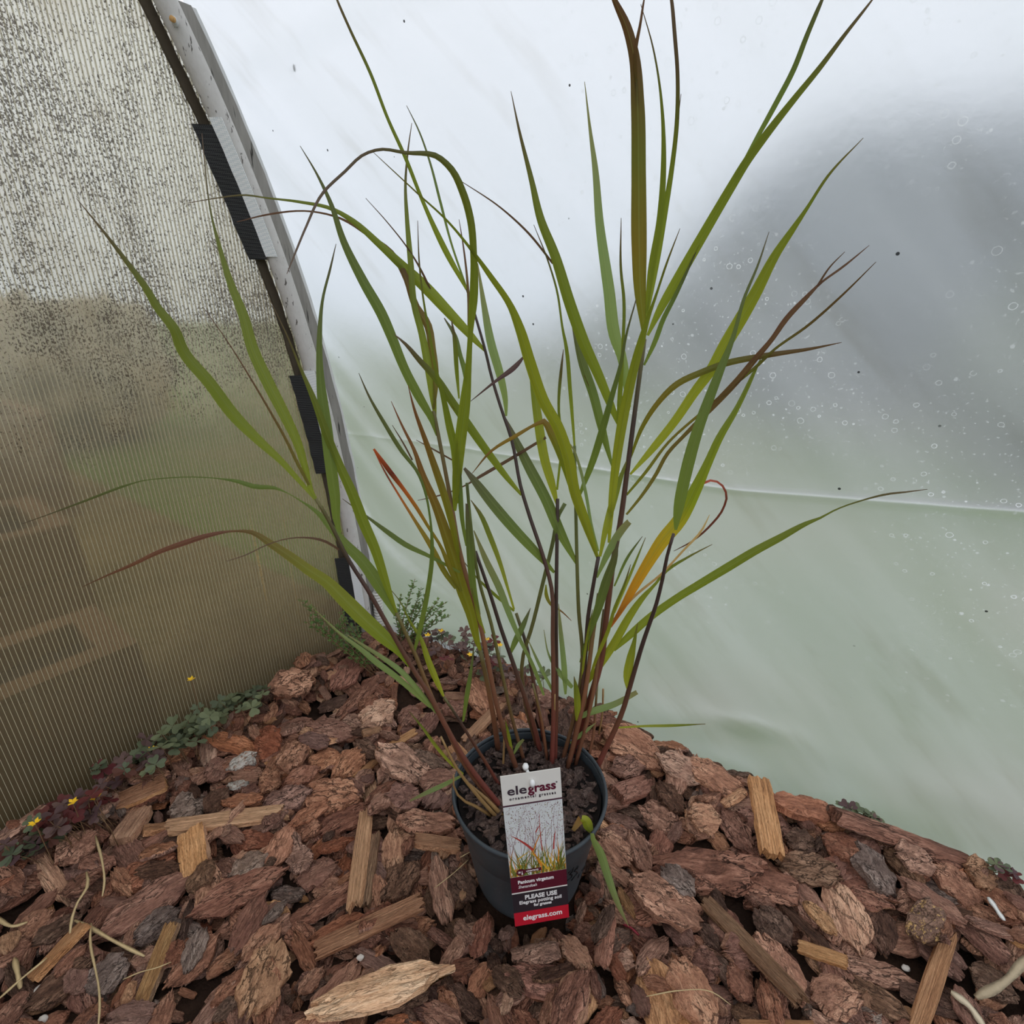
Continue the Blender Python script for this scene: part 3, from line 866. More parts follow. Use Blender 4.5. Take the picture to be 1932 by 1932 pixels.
# --- the chips that can be told apart: end points and width in the photograph, laid on the heap
T_ = '''
0 1640 38 1668 50 rough|58 1591 116 1674 42 light|103 1612 172 1562 36 bark|0 1726 91 1653 24 bark|19 1736 83 1695 30 bark|52 1763 137 1691 24 dark
224 1767 255 1711 24 bark|150 1610 200 1620 45 red|255 1590 331 1595 38 bark|255 1630 335 1616 26 dark|205 1618 238 1658 40 bark|236 1782 288 1765 28 bark
155 1844 224 1784 42 grey|99 1825 151 1770 18 red|132 1923 178 1863 42 bark|190 1902 273 1881 58 smooth|275 1932 306 1840 32 bark|298 1798 335 1757 34 bark
342 1807 379 1740 30 grey|116 1848 157 1811 35 smooth|335 1757 352 1674 20 dark|356 1666 393 1618 38 dark|176 1730 352 1627 46 bark!1|246 1749 327 1678 36 grey!2
250 1860 323 1732 24 old!W|48 1817 151 1732 20 wood!W|360 1560 364 1625 52 wood!W
400 1592 438 1630 40 bark|432 1630 493 1594 42 grey|362 1708 520 1622 42 bark|435 1766 493 1664 42 smooth|454 1791 516 1718 36 light|400 1870 466 1818 42 bark
398 1909 450 1872 22 dark|466 1915 516 1749 70 tanbark!3|572 1932 675 1791 58 smooth|553 1832 607 1822 38 dark|524 1890 580 1892 22 bark|549 1731 586 1805 32 bark
505 1648 560 1656 38 grey|555 1625 625 1600 46 smooth|585 1648 640 1636 36 bark|545 1708 661 1648 34 rough!L|537 1602 584 1592 38 rough|500 1612 545 1540 36 red
437 1560 514 1556 30 red|550 1545 600 1535 34 bark|582 1745 690 1705 38 red|669 1770 750 1800 38 smooth|740 1742 800 1785 55 dark|690 1925 790 1900 46 red
684 1685 704 1553 22 old!W|667 1689 688 1512 26 wood!W|595 1770 791 1698 28 wood!W|738 1545 735 1615 46 light|725 1670 780 1603 52 dark|596 1888 838 1812 58 pale!4
562 1270 590 1262 30 bark|630 1288 678 1232 34 red|641 1324 711 1262 26 rough|515 1320 585 1290 34 rough|615 1325 683 1338 24 rough|682 1345 742 1322 36 light
580 1357 660 1364 32 bark|520 1360 564 1370 36 rough|475 1372 530 1392 56 red|676 1321 711 1312 24 bark|748 1330 789 1327 26 bark|564 1389 616 1389 22 smooth
561 1376 595 1366 16 light|520 1425 577 1407 42 rough|580 1420 641 1407 34 bark|626 1438 678 1397 34 bark|712 1405 800 1446 58 rough!5|683 1374 717 1361 9 wood!W
724 1389 779 1353 10 wood!W|667 1438 711 1402 9 wood!W|484 1449 522 1449 40 bark|538 1464 595 1438 24 red|491 1503 577 1474 42 rough|574 1469 670 1485 58 bark
548 1542 616 1500 24 red|598 1542 690 1490 34 bark|693 1495 742 1454 24 bark|729 1490 792 1477 46 bark|792 1459 854 1454 32 bark|781 1407 836 1430 32 dark
750 1534 851 1529 46 bark|322 1552 528 1518 22 wood!W|838 1283 882 1288 13 wood!W|877 1366 952 1307 15 wood!W|455 1410 478 1425 16 white|427 1431 478 1412 18 white
435 1440 491 1432 22 smooth|440 1490 489 1495 28 red|853 1380 884 1420 20 wood!W|838 1304 877 1322 36 bark|890 1275 921 1322 38 bark|760 1379 797 1386 26 dark
797 1373 828 1373 26 bark|678 1205 711 1216 22 bark|1142 1374 1246 1426 46 bark|1246 1424 1329 1457 34 light|1217 1488 1287 1524 46 rough|1303 1514 1352 1545 44 light
1132 1424 1166 1473 30 bark|1155 1434 1212 1431 32 rough|1148 1504 1212 1524 26 rough|1135 1553 1225 1579 46 bark|1173 1354 1233 1367 20 dark|1129 1320 1155 1328 24 dark
1233 1385 1295 1405 24 bark|961 1348 1005 1361 20 bark|1243 1462 1290 1504 34 dark|1166 1488 1230 1449 32 red!W|1300 1433 1408 1479 42 bark|1398 1446 1447 1463 26 bark
1320 1407 1369 1417 16 dark|1378 1416 1428 1438 14 dark|1464 1486 1580 1512 50 red|1575 1545 1822 1600 38 rough!6|1365 1505 1421 1571 34 rough|1303 1531 1359 1531 42 light
1477 1603 1585 1643 42 dark|1490 1564 1542 1580 36 dark|1555 1577 1627 1630 36 bark|1614 1607 1680 1680 54 grey|1647 1682 1686 1760 46 dark|1686 1620 1758 1630 42 rough
1764 1630 1863 1685 44 bark|1702 1656 1817 1734 32 smooth|1820 1610 1882 1626 38 tanbark|1872 1622 1932 1668 40 dark|1863 1659 1921 1724 28 bark|1725 1708 1778 1760 56 spots!7
1372 1675 1414 1740 34 bark|1440 1685 1500 1750 46 dark|1444 1740 1522 1855 64 bark!8|1477 1672 1578 1773 18 dark|1522 1695 1581 1740 26 tanbark|1578 1649 1640 1760 58 light!9
1604 1773 1742 1806 40 rough|1545 1845 1625 1850 74 bark|1610 1803 1740 1885 42 dark|1823 1734 1932 1760 26 bark|1245 1605 1440 1625 74 rough!A|1431 1474 1460 1597 38 wood!W
1516 1750 1604 1800 18 wood!W|1339 1685 1509 1868 24 old!W|1740 1932 1800 1742 38 wood!B|1408 1918 1565 1898 26 wood!W
1190 1660 1323 1708 70 rough|1257 1619 1310 1669 46 grey|1058 1751 1112 1807 40 light|1122 1766 1155 1712 30 dark|1087 1710 1122 1745 30 red|1208 1815 1262 1738 42 bark
1306 1776 1366 1807 46 bark|1275 1800 1350 1915 76 light!D|1050 1925 1100 1826 52 rough|1120 1921 1174 1872 56 red|1200 1835 1222 1892 26 smooth|1010 1838 1083 1812 30 dark
970 1780 1056 1787 34 rough!L|1022 1915 1047 1855 24 bark|1153 1776 1186 1822 22 red|1116 1801 1134 1855 20 bark|1217 1830 1265 1855 24 red|1180 1895 1230 1932 42 light
1137 1600 1207 1648 24 light|1132 1563 1192 1602 42 bark|1190 1553 1230 1615 36 rough|1145 1673 1200 1718 26 bark|1170 1648 1199 1708 15 tanbark
785 1570 866 1576 24 wood!W|820 1600 840 1698 38 bark|850 1622 893 1662 44 dark|893 1778 915 1708 34 red|830 1797 878 1745 30 bark|922 1765 945 1795 26 dark
845 1830 910 1872 48 dark|920 1850 955 1932 26 bark|930 1800 985 1860 40 dark|800 1880 870 1925 46 bark|860 1720 885 1760 26 bark|970 1880 1015 1925 40 bark
393 1395 481 1395 24 red|383 1444 424 1415 28 bark|424 1465 460 1455 18 white|313 1510 380 1480 38 grey|220 1508 310 1475 20 wood!W|222 1568 262 1508 32 wood!W
262 1545 315 1525 17 wood!W|417 1501 489 1501 26 red|383 1510 424 1476 28 dark|350 1455 368 1480 18 dark|453 1485 480 1460 20 bark|1380 1800 1430 1850 44 bark
1390 1870 1440 1900 40 dark|1000 1300 1040 1290 26 bark|930 1250 965 1270 24 bark|1070 1330 1110 1350 24 bark|1640 1890 1730 1925 40 rough|1850 1790 1932 1845 40 dark
1880 1890 1932 1932 44 rough|560 1850 600 1800 26 bark|0 1790 40 1850 44 dark|20 1900 90 1930 36 bark|1590 1545 1560 1525 24 dark|1910 1640 1932 1652 22 light
'''
SPECIAL = {
    '1': 'long reddish-brown bark plank between the two dry straws', '2': 'grey-purple notched bark slab beside the long reddish plank',
    '3': 'thick ochre bark block with cracked surface left of the pale log', '4': 'pale split log piece with bright cream face, the palest wood here',
    '5': 'broad square rough bark slab left of the plant pot', '6': 'long dark furrowed bark log lying along the foot of the film',
    '7': 'dark knobbly bark piece with flaking yellow patches', '8': 'large pointed brown bark slab under the old grey stick',
    '9': 'oval pale red-brown bark chip standing out right of the pot', 'A': 'very large furrowed bark slab right of the plant pot',
    'B': 'long tan stick with ragged bark leaning on the yellow-patched knob', 'D': 'cup-shaped orange-brown bark slab with a dark hollow'}
LAB = {
    'bark': ('brown pine bark chip lying on the mulch', 'brown bark chips'), 'rough': ('rough furrowed brown bark chip lying on the mulch', 'rough bark chips'),
    'smooth': ('smooth purplish bark flake on the mulch', 'smooth bark flakes'), 'light': ('light pinkish-brown bark chip on the mulch', 'light bark chips'),
    'red': ('rusty red bark chip lying on the mulch', 'red bark chips'), 'dark': ('dark chocolate-brown bark chip on the mulch', 'dark bark chips'),
    'grey': ('grey-brown weathered bark chip on the mulch', 'grey bark chips'), 'wood': ('tan splintered wood piece lying on the mulch', 'tan wood pieces'),
    'old': ('old grey-brown wood splinter lying on the mulch', 'old wood splinters'), 'tanbark': ('ochre-brown bark chip lying on the mulch', 'ochre bark chips'),
    'white': ('white-flecked bark chip on the mulch', 'white-faced bark chips'), 'pale': ('pale cream split wood piece on the mulch', 'pale wood pieces'),
    'spots': ('dark bark chip with yellow flaking patches', 'spotted bark chips')}
n_chips = 0
MARKS = {w: st(at_z(x, y, .012)) for w, (x, y) in {
    'near the pale split log': (715, 1850), 'near the long tan stick': (1770, 1840), 'near the dry straws': (180, 1740), 'near the square bark slab': (756, 1425),
    'near the cup-shaped bark slab': (1312, 1857), 'near the furrowed bark log': (1698, 1572), 'near the ochre bark block': (490, 1832), 'near the large furrowed slab': (1343, 1615),
    'near the long tan splinter': (425, 1535), 'in front of the corner weeds': (760, 1260), 'behind the plant pot': (1020, 1320), 'near the yellow-patched knob': (1750, 1735), 'near the oval pale chip': (1609, 1705), 'near the old grey stick': (1424, 1776), 'near the thin arched straw': (1240, 1878), 'near the tan wood block': (362, 1592)}.items()}
def add_chip(style, k, kind, M, label=None):
    global n_chips
    wood = kind in ('wood', 'old', 'pale')
    o = bpy.data.objects.new('wood_splinter' if wood else 'bark_chip', chip_me(style, k, kind))
    COL.objects.link(o); o.matrix_world = M
    if label: tag(o, label, 'wood' if wood else 'bark chip')
    else:
        sc = M.to_scale(); L, Wd = sc.x, sc.y; s, t_ = st(M.translation)
        size = 'small' if L < .050 else ('large' if L > .088 else 'medium')
        shape = 'long narrow' if L / Wd > 2.5 else ('squat' if L / Wd < 1.45 else '')
        dp = math.hypot(s - ps, t_ - pt)
        near = [(math.hypot(s - a, t_ - b), w) for w, (a, b) in MARKS.items()]
        where = 'touching the plant pot' if dp < .10 else ('beside the plant pot' if dp < .165 else ('by the film ' + min(near)[1] if s < .17 else ('by the end wall ' + min(near)[1] if t_ < .11 else min(near)[1])))
        tone = LAB[kind][0].split(' lying')[0].split(' on the')[0]
        lab = ' '.join((size + ' ' + shape + ' ' + tone + ' ' + where).split())
        if len(lab.replace('-', ' ').split()) > 15: lab = lab.replace('long narrow ', 'long ').replace('chocolate-brown ', 'brown ').replace('the ', '', 1) if len(lab.split()) > 15 else lab.replace('long narrow ', 'long ')
        tag(o, lab, 'wood' if wood else 'bark chip', LAB[kind][1] + ' ' + where)
    n_chips += 1
traced = []
for rec in T_.replace('\n', '|').split('|'):
    if not rec.strip(): continue
    q = rec.split(); kd = q[5]; sp = None
    if '!' in kd: kd, sp = kd.split('!')
    traced.append((*map(float, q[:5]), kd, sp))
# loose filler chips first, then the traced ones on top of them
cover = np.zeros_like(hf)
RK = random.Random(5)
def lay_traced(rec):
    x0, y0, x1, y1, w, kd, sp = rec
    P0, P1 = at_z(x0, y0, .012), at_z(x1, y1, .012)
    c = (P0 + P1) / 2; s, t_ = st(c)
    s0, t0 = st(P0); s1, t1 = st(P1)
    L = math.hypot(s1 - s0, t1 - t0) * 1.06; ang = math.atan2(t1 - t0, s1 - s0)
    # width: px across the long axis, measured on the ground
    mx, my = (x0 + x1) / 2, (y0 + y1) / 2
    dx, dy = x1 - x0, y1 - y0; dl = math.hypot(dx, dy)
    nx_, ny_ = -dy / dl * w / 2, dx / dl * w / 2
    Q0, Q1 = at_z(mx + nx_, my + ny_, .012), at_z(mx - nx_, my - ny_, .012)
    dq = Q1 - Q0
    qs, qt = dq.dot(E), dq.dot(A)
    Wd = abs(-qs * math.sin(ang) + qt * math.cos(ang)) * 1.12
    d = math.hypot(s - ps, t_ - pt); need = .069 + .30 * Wd
    if d < need: s, t_ = ps + (s - ps) * need / d, pt + (t_ - pt) * need / d
    rs, rt = reach(L, Wd, ang); s = max(s, film_s(.03, t_) + .006 + rs); t_ = max(t_, .008 + rt)
    woody = kd in ('wood', 'old', 'pale') or sp in ('W', 'B')
    T = min(.030, max(.008, (.30 if not woody else .55) * Wd))
    if sp == '4': T = .022
    if sp in ('6', 'A', 'L'): T = .024
    style = 'wood' if woody and sp != '4' else ('log' if sp in ('6', 'L') else RK.choice(['bark', 'flat', 'bark']))
    M = settle(s, t_, L, Wd, T, ang, .30 if L > .09 else .40, .72 if woody else .62)
    if M is None: return
    add_chip(style, RK.randrange(8), kd, M, SPECIAL.get(sp))
fill = 0; tries = 0
RF = random.Random(77)
while fill < 300 - len(traced) and tries < 6000:
    tries += 1
    s = RF.uniform(.02, 1.0); t_ = RF.uniform(.03, 1.15)
    L = RF.uniform(.045, .085); Wd = L * RF.uniform(.42, .66)
    x, y, zc = proj(W(s, t_, .01))
    if not (-20 < x < 1950 and y < 1960) or zc < .2: continue
    ang = RF.uniform(0, 6.28)
    if not ok_place(s, t_, L, Wd, ang): continue
    M = settle(s, t_, L, Wd, RF.uniform(.010, .016), ang)
    if M is None: continue
    add_chip(RF.choice(['bark', 'flat', 'bark', 'log']), RF.randrange(8), RF.choice(KINDS), M); fill += 1
for rec in traced: lay_traced(rec)
def top_z(P):
    s, t_ = st(P); i, j = int(s / G), int(t_ / G)
    if 0 <= i < NS and 0 <= j < NT_: return float(hf[i, j])
    return 0.0
def on_mulch(px, py, lift=0.0):
    P = at_z(px, py, .012)
    for _ in range(4): P = at_z(px, py, top_z(P) + lift)
    return P

# ------------------------------------------------------------------ plant pot
def pot_mat():
    t = NT('blue_grey_plastic'); co = t.coord('Object')
    n = t.noise(co, 25, 5, 0.6); sp = t.step(t.noise(co, 420, 2), 0.70, 0.75)
    c = t.mix(t.math('MULTIPLY', n, 0.5), srgb(50, 57, 62), srgb(70, 77, 82))
    c = t.mix(t.math('MULTIPLY', sp, 0.5), c, srgb(150, 152, 150))
    return t.done(t.pbr(c, t.math('ADD', 0.36, t.math('MULTIPLY', n, 0.2)), t.bump(n, 0.05, 0.002), 0.45))
M_POT = pot_mat()
RT, RB, PH = 0.0950, 0.0680, 0.150
POTZ = -0.004
pot = empty('plant_pot', (POT.x, POT.y, POTZ), 'dark blue-grey plastic plant pot holding the tall grass', 'plant pot')
def wall_r(z): return RB + (RT - .003 - RB) * (z / PH)
mb = MB()
prof = [(0.0, .002), (RB - .012, .002), (RB - .010, 0), (RB - .003, 0), (RB, .004)]
prof += [(wall_r(z), z) for z in np.linspace(.012, PH - .020, 14)]
prof += [(wall_r(PH - .018) + .0008, PH - .018), (wall_r(PH - .006) + .001, PH - .007)]
prof += [(RT - .0022, PH - .003), (RT - .0040, PH - .006), (RT - .0048, PH - .02), (wall_r(.03) - .002, .03), (0.0, .028)]
mb.lathe(prof, 96)
pot_body = mb.build('body', M_POT, pot, True)
mb = MB()
rp = []
for k in range(13):
    a = 2 * math.pi * k / 12
    rp.append((RT - .0012 + .0022 * math.cos(a), PH - .0018 + .0026 * math.sin(a)))
mb.lathe(rp, 96)
mb.build('rim', M_POT, pot, True)
# the price written on the wall with a marker, laid on the pot's surface
def on_pot(px, py, out=.0004):
    d = ray(px, py); best = None
    for k in range(4000):
        P = Vector((0, 0, H)) + d * (.45 + .30 * k / 4000)
        z = P.z - POTZ
        if 0 <= z <= PH and math.hypot(P.x - POT.x, P.y - POT.y) <= wall_r(z) + out: return P - Vector((POT.x, POT.y, POTZ))
    return P - Vector((POT.x, POT.y, POTZ))
M_INK = plain('marker_ink', srgb(14, 14, 16), 0.5, 0.3)
def zz(x, y): return (930 + x / 9.66, 1590 + y / 9.66)
strokes = [[(1370, 550), (1420, 500), (1468, 446), (1450, 520), (1400, 580), (1445, 590), (1430, 630), (1380, 670), (1350, 690)],
           [(1545, 420), (1520, 470), (1480, 520), (1530, 530), (1545, 545), (1490, 610), (1430, 690)],
           [(1560, 425), (1530, 480)], [(1575, 570), (1560, 610), (1548, 640)], [(1700, 380), (1670, 430), (1640, 480), (1620, 505)]]
mb = MB()
for sk in strokes:
    mb.tube([on_pot(*zz(*q)) for q in sk], .00062, 6)
mb.build('handwritten_price', M_INK, pot, True)

# ------------------------------------------------------------------ potting mix
SOILZ = POTZ + PH - .017
def soil_h(x, y): return .004 * mn.noise(Vector((x * 40, y * 40, 0))) + .003 * mn.noise(Vector((x * 90, y * 90, 4)))
v = [(0, 0, soil_h(0, 0))]; f = []
for i in range(1, 17):
    for k in range(48):
        r = (RT - .0065) * i / 16; a = 2 * math.pi * k / 48
        x, y = r * math.cos(a), r * math.sin(a)
        v.append((x, y, soil_h(x, y) + .004 * (i / 16) ** 3))
for k in range(48): f.append((0, 1 + k, 1 + (k + 1) % 48))
for i in range(15):
    for k in range(48):
        a = 1 + i * 48 + k; b = 1 + i * 48 + (k + 1) % 48
        f.append((a, a + 48, b + 48, b))
M_PEAT = plain('dark_peat', srgb(34, 29, 27), 0.95, 0.15, 240, 0.8, 0.6, 160)
M_FINES = bark_mat('potting_bark', srgb(34, 27, 25), srgb(84, 66, 60), srgb(150, 122, 112), (3, 9, 6), 0.4)
for kd in ('fines',): M_BARK[kd] = M_FINES
items = []
RP = random.Random(3)
for n in range(620):
    a = RP.uniform(0, 6.283); r = (RT - .012) * math.sqrt(RP.random())
    L = RP.uniform(.004, .013) if n > 160 else RP.uniform(.010, .018)
    x, y = r * math.cos(a), r * math.sin(a)
    R3 = (Matrix.Rotation(RP.uniform(0, 6.28), 3, 'Z') @ Matrix.Rotation(RP.gauss(0, .45), 3, 'X') @ Matrix.Rotation(RP.gauss(0, .45), 3, 'Y')) @ Matrix.Diagonal((L, L * RP.uniform(.5, .9), L * RP.uniform(.14, .34)))
    items.append((RP.choice(['flat', 'wood', 'flat']), RP.randrange(5), 'fines', Matrix.Translation((POT.x + x, POT.y + y, SOILZ + soil_h(x, y) + RP.uniform(.001, .006))) @ R3.to_4x4()))
mix_ = join_chips(items, 'potting_mix', 'dark bark-rich potting mix filling the plant pot')
peat = mesh_obj('peat_bed', v, f, M_PEAT, smooth=True)
peat.data.transform(Matrix.Translation((POT.x, POT.y, SOILZ)))
peat.parent = mix_

# ------------------------------------------------------------------ hanging label card
cc, yaw, lean, roll, CW, CH = Vector((.0256, .3868, .1700)), .1141, -.0804, .0663, .0602, .2027
cX = Vector((math.cos(yaw), math.sin(yaw), 0)); cN = Vector((math.sin(yaw), -math.cos(yaw), 0))
cU = UP * math.cos(lean) + cN * math.sin(lean)
cR = cX * math.cos(roll) + cU * math.sin(roll); cV = -cX * math.sin(roll) + cU * math.cos(roll)
cNn = cR.cross(cV)
CM = Matrix((cR, cV, cNn)).transposed().to_4x4(); CM.translation = cc
card = empty('plant_label', (0, 0, 0), 'printed white, maroon and red care label standing at the front of the pot', 'plant label')
card.matrix_world = CM
hw, hh = CW / 2, CH / 2
def flat(name, col, rough=.35, spec=.4):
    return plain(name, col, rough, spec)
M_WHITE = flat('label_white', srgb(226, 222, 214)); M_SKY = flat('label_sky', srgb(214, 217, 216)); M_MAROON = flat('label_maroon', srgb(88, 22, 40))
M_BLACK = flat('label_charcoal', srgb(44, 38, 44)); M_RED = flat('label_red', srgb(190, 28, 48)); M_LINE = flat('label_line', srgb(80, 50, 62))
M_TXTW = flat('print_white', srgb(238, 234, 232)); M_TXTD = flat('print_charcoal', srgb(60, 48, 58)); M_TXTM = flat('print_maroon', srgb(96, 28, 50))
def panel(name, x0, x1, y0, y1, z, mat, th=.0003, parent=card):
    mb = MB(); mb.box(((x0 + x1) / 2, (y0 + y1) / 2, z), ((x1 - x0) / 2, 0, 0), (0, (y1 - y0) / 2, 0), (0, 0, th)); return mb.build(name, mat, parent)
def yf(fr): return hh - fr * CH       # fraction down the card
panel('card', -hw, hw, -hh, hh, 0, M_WHITE, .0005)
Z1 = .0006
pic = panel('picture', -hw, hw, yf(.652), yf(.182), Z1, M_SKY, .00012)
panel('picture_line', -hw, hw, yf(.187), yf(.179), Z1, M_LINE, .0003)
panel('maroon_band', -hw, hw, yf(.760), yf(.652), Z1, M_MAROON, .0002)
panel('white_rule', -hw, hw, yf(.768), yf(.760), Z1, M_WHITE, .0003)
panel('charcoal_band', -hw, hw, yf(.903), yf(.768), Z1, M_BLACK, .0002)
panel('red_band', -hw, hw, yf(1.0), yf(.903), Z1, M_RED, .0002)
def text(name, body, x, y, size, mat, align='LEFT', bold=0.0, sx=1.0, space=1.0, shear=0.0, width=None):
    cu = bpy.data.curves.new(name, 'FONT'); cu.body = body; cu.size = size; cu.align_x = align; cu.space_character = space; cu.shear = shear
    cu.offset = bold; cu.extrude = .00008; cu.resolution_u = 3
    ob = bpy.data.objects.new(name, cu); COL.objects.link(ob)
    dg = bpy.context.evaluated_depsgraph_get()
    me = bpy.data.meshes.new_from_object(ob.evaluated_get(dg))
    bpy.data.objects.remove(ob); bpy.data.curves.remove(cu)
    xs = [q.co.x for q in me.vertices]
    if width and xs:
        k = width / (max(xs) - min(xs)); me.transform(Matrix.Diagonal((k, 1, 1, 1)))
        xs = [q.co.x for q in me.vertices]
    off = x - (min(xs) if align == 'LEFT' else (min(xs) + max(xs)) / 2)
    me.transform(Matrix.Translation((off, y, Z1 + .0003)))
    me.materials.clear(); me.materials.append(mat)
    o = bpy.data.objects.new(name, me); o.parent = card; COL.objects.link(o)
    return o
text('brand_lettering', 'ele', -.0245, yf(.118), .0150, M_TXTD, 'LEFT', .00022, width=.0195)
text('brand_lettering', 'grass', -.0040, yf(.118), .0150, M_TXTM, 'LEFT', .00038, width=.0285)
text('mark_lettering', 'o', .0246, yf(.082), .0032, M_TXTD, 'LEFT', .0001)
text('tagline_lettering', 'ornamental grasses', 0.0005, yf(.150), .0050, M_TXTD, 'CENTER', .00012, space=1.5, width=.047)
text('species_lettering', 'Panicum virgatum', -.0225, yf(.701), .0062, M_TXTW, 'LEFT', .00022, width=.0385)
text('variety_lettering', 'Shenandoah', -.0225, yf(.733), .0056, M_TXTW, 'LEFT', .00002, shear=.25, width=.0200)
text('advice_lettering', 'PLEASE USE', 0.001, yf(.816), .0084, M_TXTW, 'CENTER', .00028, width=.035)
text('advice_lettering', 'Elegrass potting soil', 0.000, yf(.846), .0066, M_TXTW, 'CENTER', .00015, width=.046)
text('advice_lettering', 'for grasses', 0.002, yf(.874), .0056, M_TXTW, 'CENTER', .00018, width=.0195)
text('address_lettering', 'elegrass.com', 0.001, yf(.964), .0100, M_TXTW, 'CENTER', .00022, width=.043)
# hardy badge
mb = MB(); n = 28
mb.add([(0, 0, 0)] + [(.0046 * math.cos(2 * math.pi * k / n), .0046 * math.sin(2 * math.pi * k / n), 0) for k in range(n)], [(0, 1 + k, 1 + (k + 1) % n) for k in range(n)])
mb.box((.0118, .0008, 0), (.0100, 0, 0), (0, .0021, 0), (0, 0, .00005))
o = mb.build('badge', M_MAROON, card); o.location = (-.0185, yf(.622), Z1 + .0007)
text('badge_lettering', 'winterhardy', -.0130, yf(.6225), .0034, M_TXTW, 'LEFT', .00004, width=.0135).location.z = .0006
mb = MB()
for a in range(3):
    c, s_ = math.cos(a * math.pi / 3), math.sin(a * math.pi / 3)
    mb.box((-.0014, .0006, 0), (.0017 * c, .0017 * s_, 0), (-.0002 * s_, .0002 * c, 0), (0, 0, .00005))
mb.box((.0014, .0002, 0), (.0003, 0, 0), (0, .0018, 0), (0, 0, .00005))
mb.box((.0014, -.0020, 0), (.0008, 0, 0), (0, .0008, 0), (0, 0, .00005))
o = mb.build('badge_symbol', M_TXTW, card); o.location = (-.0185, yf(.622), Z1 + .0010)
# printed grass picture: fine flower stalks above, red, orange and green blades below
RG = random.Random(12)
PC = {n_: flat('print_' + n_, c, .4) for n_, c in (('red', srgb(176, 66, 58)), ('orange', srgb(214, 132, 42)), ('yellow', srgb(216, 172, 58)), ('green', srgb(104, 116, 48)), ('olive', srgb(134, 122, 56)), ('rose', srgb(142, 96, 104)))}
PB = {k: MB() for k in PC}
top, bot = yf(.188), yf(.650)
def blade(kind, x, y, ang, ln, w, bend, lvl):
    pts = []; a = ang; px_, py_ = x, y; N_ = 7
    for i in range(N_ + 1):
        pts.append((px_, py_, w * (1 - (i / N_) ** 2) + .00006, a))
        px_ += math.sin(a) * ln / N_; py_ += math.cos(a) * ln / N_; a += bend / N_
    v = []
    for (qx, qy, ww, aa) in pts:
        for sg in (-1, 1):
            vx = qx + sg * ww * math.cos(aa); vy = qy - sg * ww * math.sin(aa)
            v.append((max(-hw + .0002, min(hw - .0002, vx)), max(bot, min(top, vy)), Z1 + .00016 + lvl * .00003))
    PB[kind].add(v, [(2 * i, 2 * i + 1, 2 * i + 3, 2 * i + 2) for i in range(N_)])
for k in range(30):
    blade('rose', RG.uniform(-hw, hw), bot + RG.uniform(0, .03), RG.uniform(-.25, .25), RG.uniform(.04, .085), .00011, RG.uniform(-.5, .5), 1)
for k in range(520):
    x = RG.uniform(-hw + .001, hw - .001); y = RG.uniform(top - .052, top - .001)
    blade('rose' if RG.random() < .7 else 'olive', x, y, RG.uniform(-1, 1), RG.uniform(.0006, .0016), .00028, 0, 2)
for k in range(120):
    kd = RG.choice(['green', 'green', 'olive', 'yellow', 'orange', 'green', 'olive'])
    blade(kd, RG.uniform(-hw, hw), bot - .001, RG.uniform(-.45, .45), RG.uniform(.012, .045) if kd != 'green' else RG.uniform(.01, .05), RG.uniform(.0003, .0008), RG.uniform(-.6, .6), 3 + k % 3)
blade('orange', .004, bot + .010, -.30, .030, .0011, -.25, 8); blade('red', -.0035, bot + .033, -.62, .033, .0013, -.30, 9)
blade('orange', -.004, bot + .030, .30, .030, .0006, .25, 8); blade('red', .0005, bot + .056, .45, .012, .0005, .2, 9)
blade('red', .018, bot + .030, .05, .026, .0007, .2, 8); blade('yellow', .010, bot + .004, -.45, .036, .0008, -.3, 8)
blade('red', .006, bot + .030, -.05, .05, .0004, .1, 8); blade('yellow', -.020, bot + .024, .95, .016, .0006, .1, 9); blade('orange', .022, bot + .012, .1, .03, .0006, -.2, 8)
for k, m_ in PB.items():
    if m_.v: m_.build('printed_' + k + '_blade', PC[k], card)['kind'] = 'stuff'
# white fastener through the card and its stake in the soil
M_CLIP = plain('white_plastic', srgb(236, 236, 234), 0.35, 0.5)
mb = MB(); mb.tube([(.001, hh - .016, .0008), (.0012, hh - .012, .0020), (.0010, hh - .008, .0016)], [.0024, .0028, .0018], 10)
mb.tube([(-.004, hh + .003, -.003), (-.004, hh + .006, -.002), (-.0035, hh + .0085, -.003)], [.0030, .0032, .0018], 10)
mb.tube([(-.004, hh + .004, -.003), (-.001, hh - .006, -.0026), (.001, hh - .012, -.002)], .0016, 8)
mb.build('fastener', M_CLIP, card, True)
inv = CM.inverted()
sk = [inv @ (CM @ Vector((-.001, hh - .006, -.0026))), inv @ (cc + cU * .03 - cNn * .012), inv @ Vector((cc.x, POT.y - RT + .016, SOILZ - .01))]
mb = MB(); mb.tube(sk, [.0016, .0016, .0012], 8); mb.build('stake', M_CLIP, card, True)

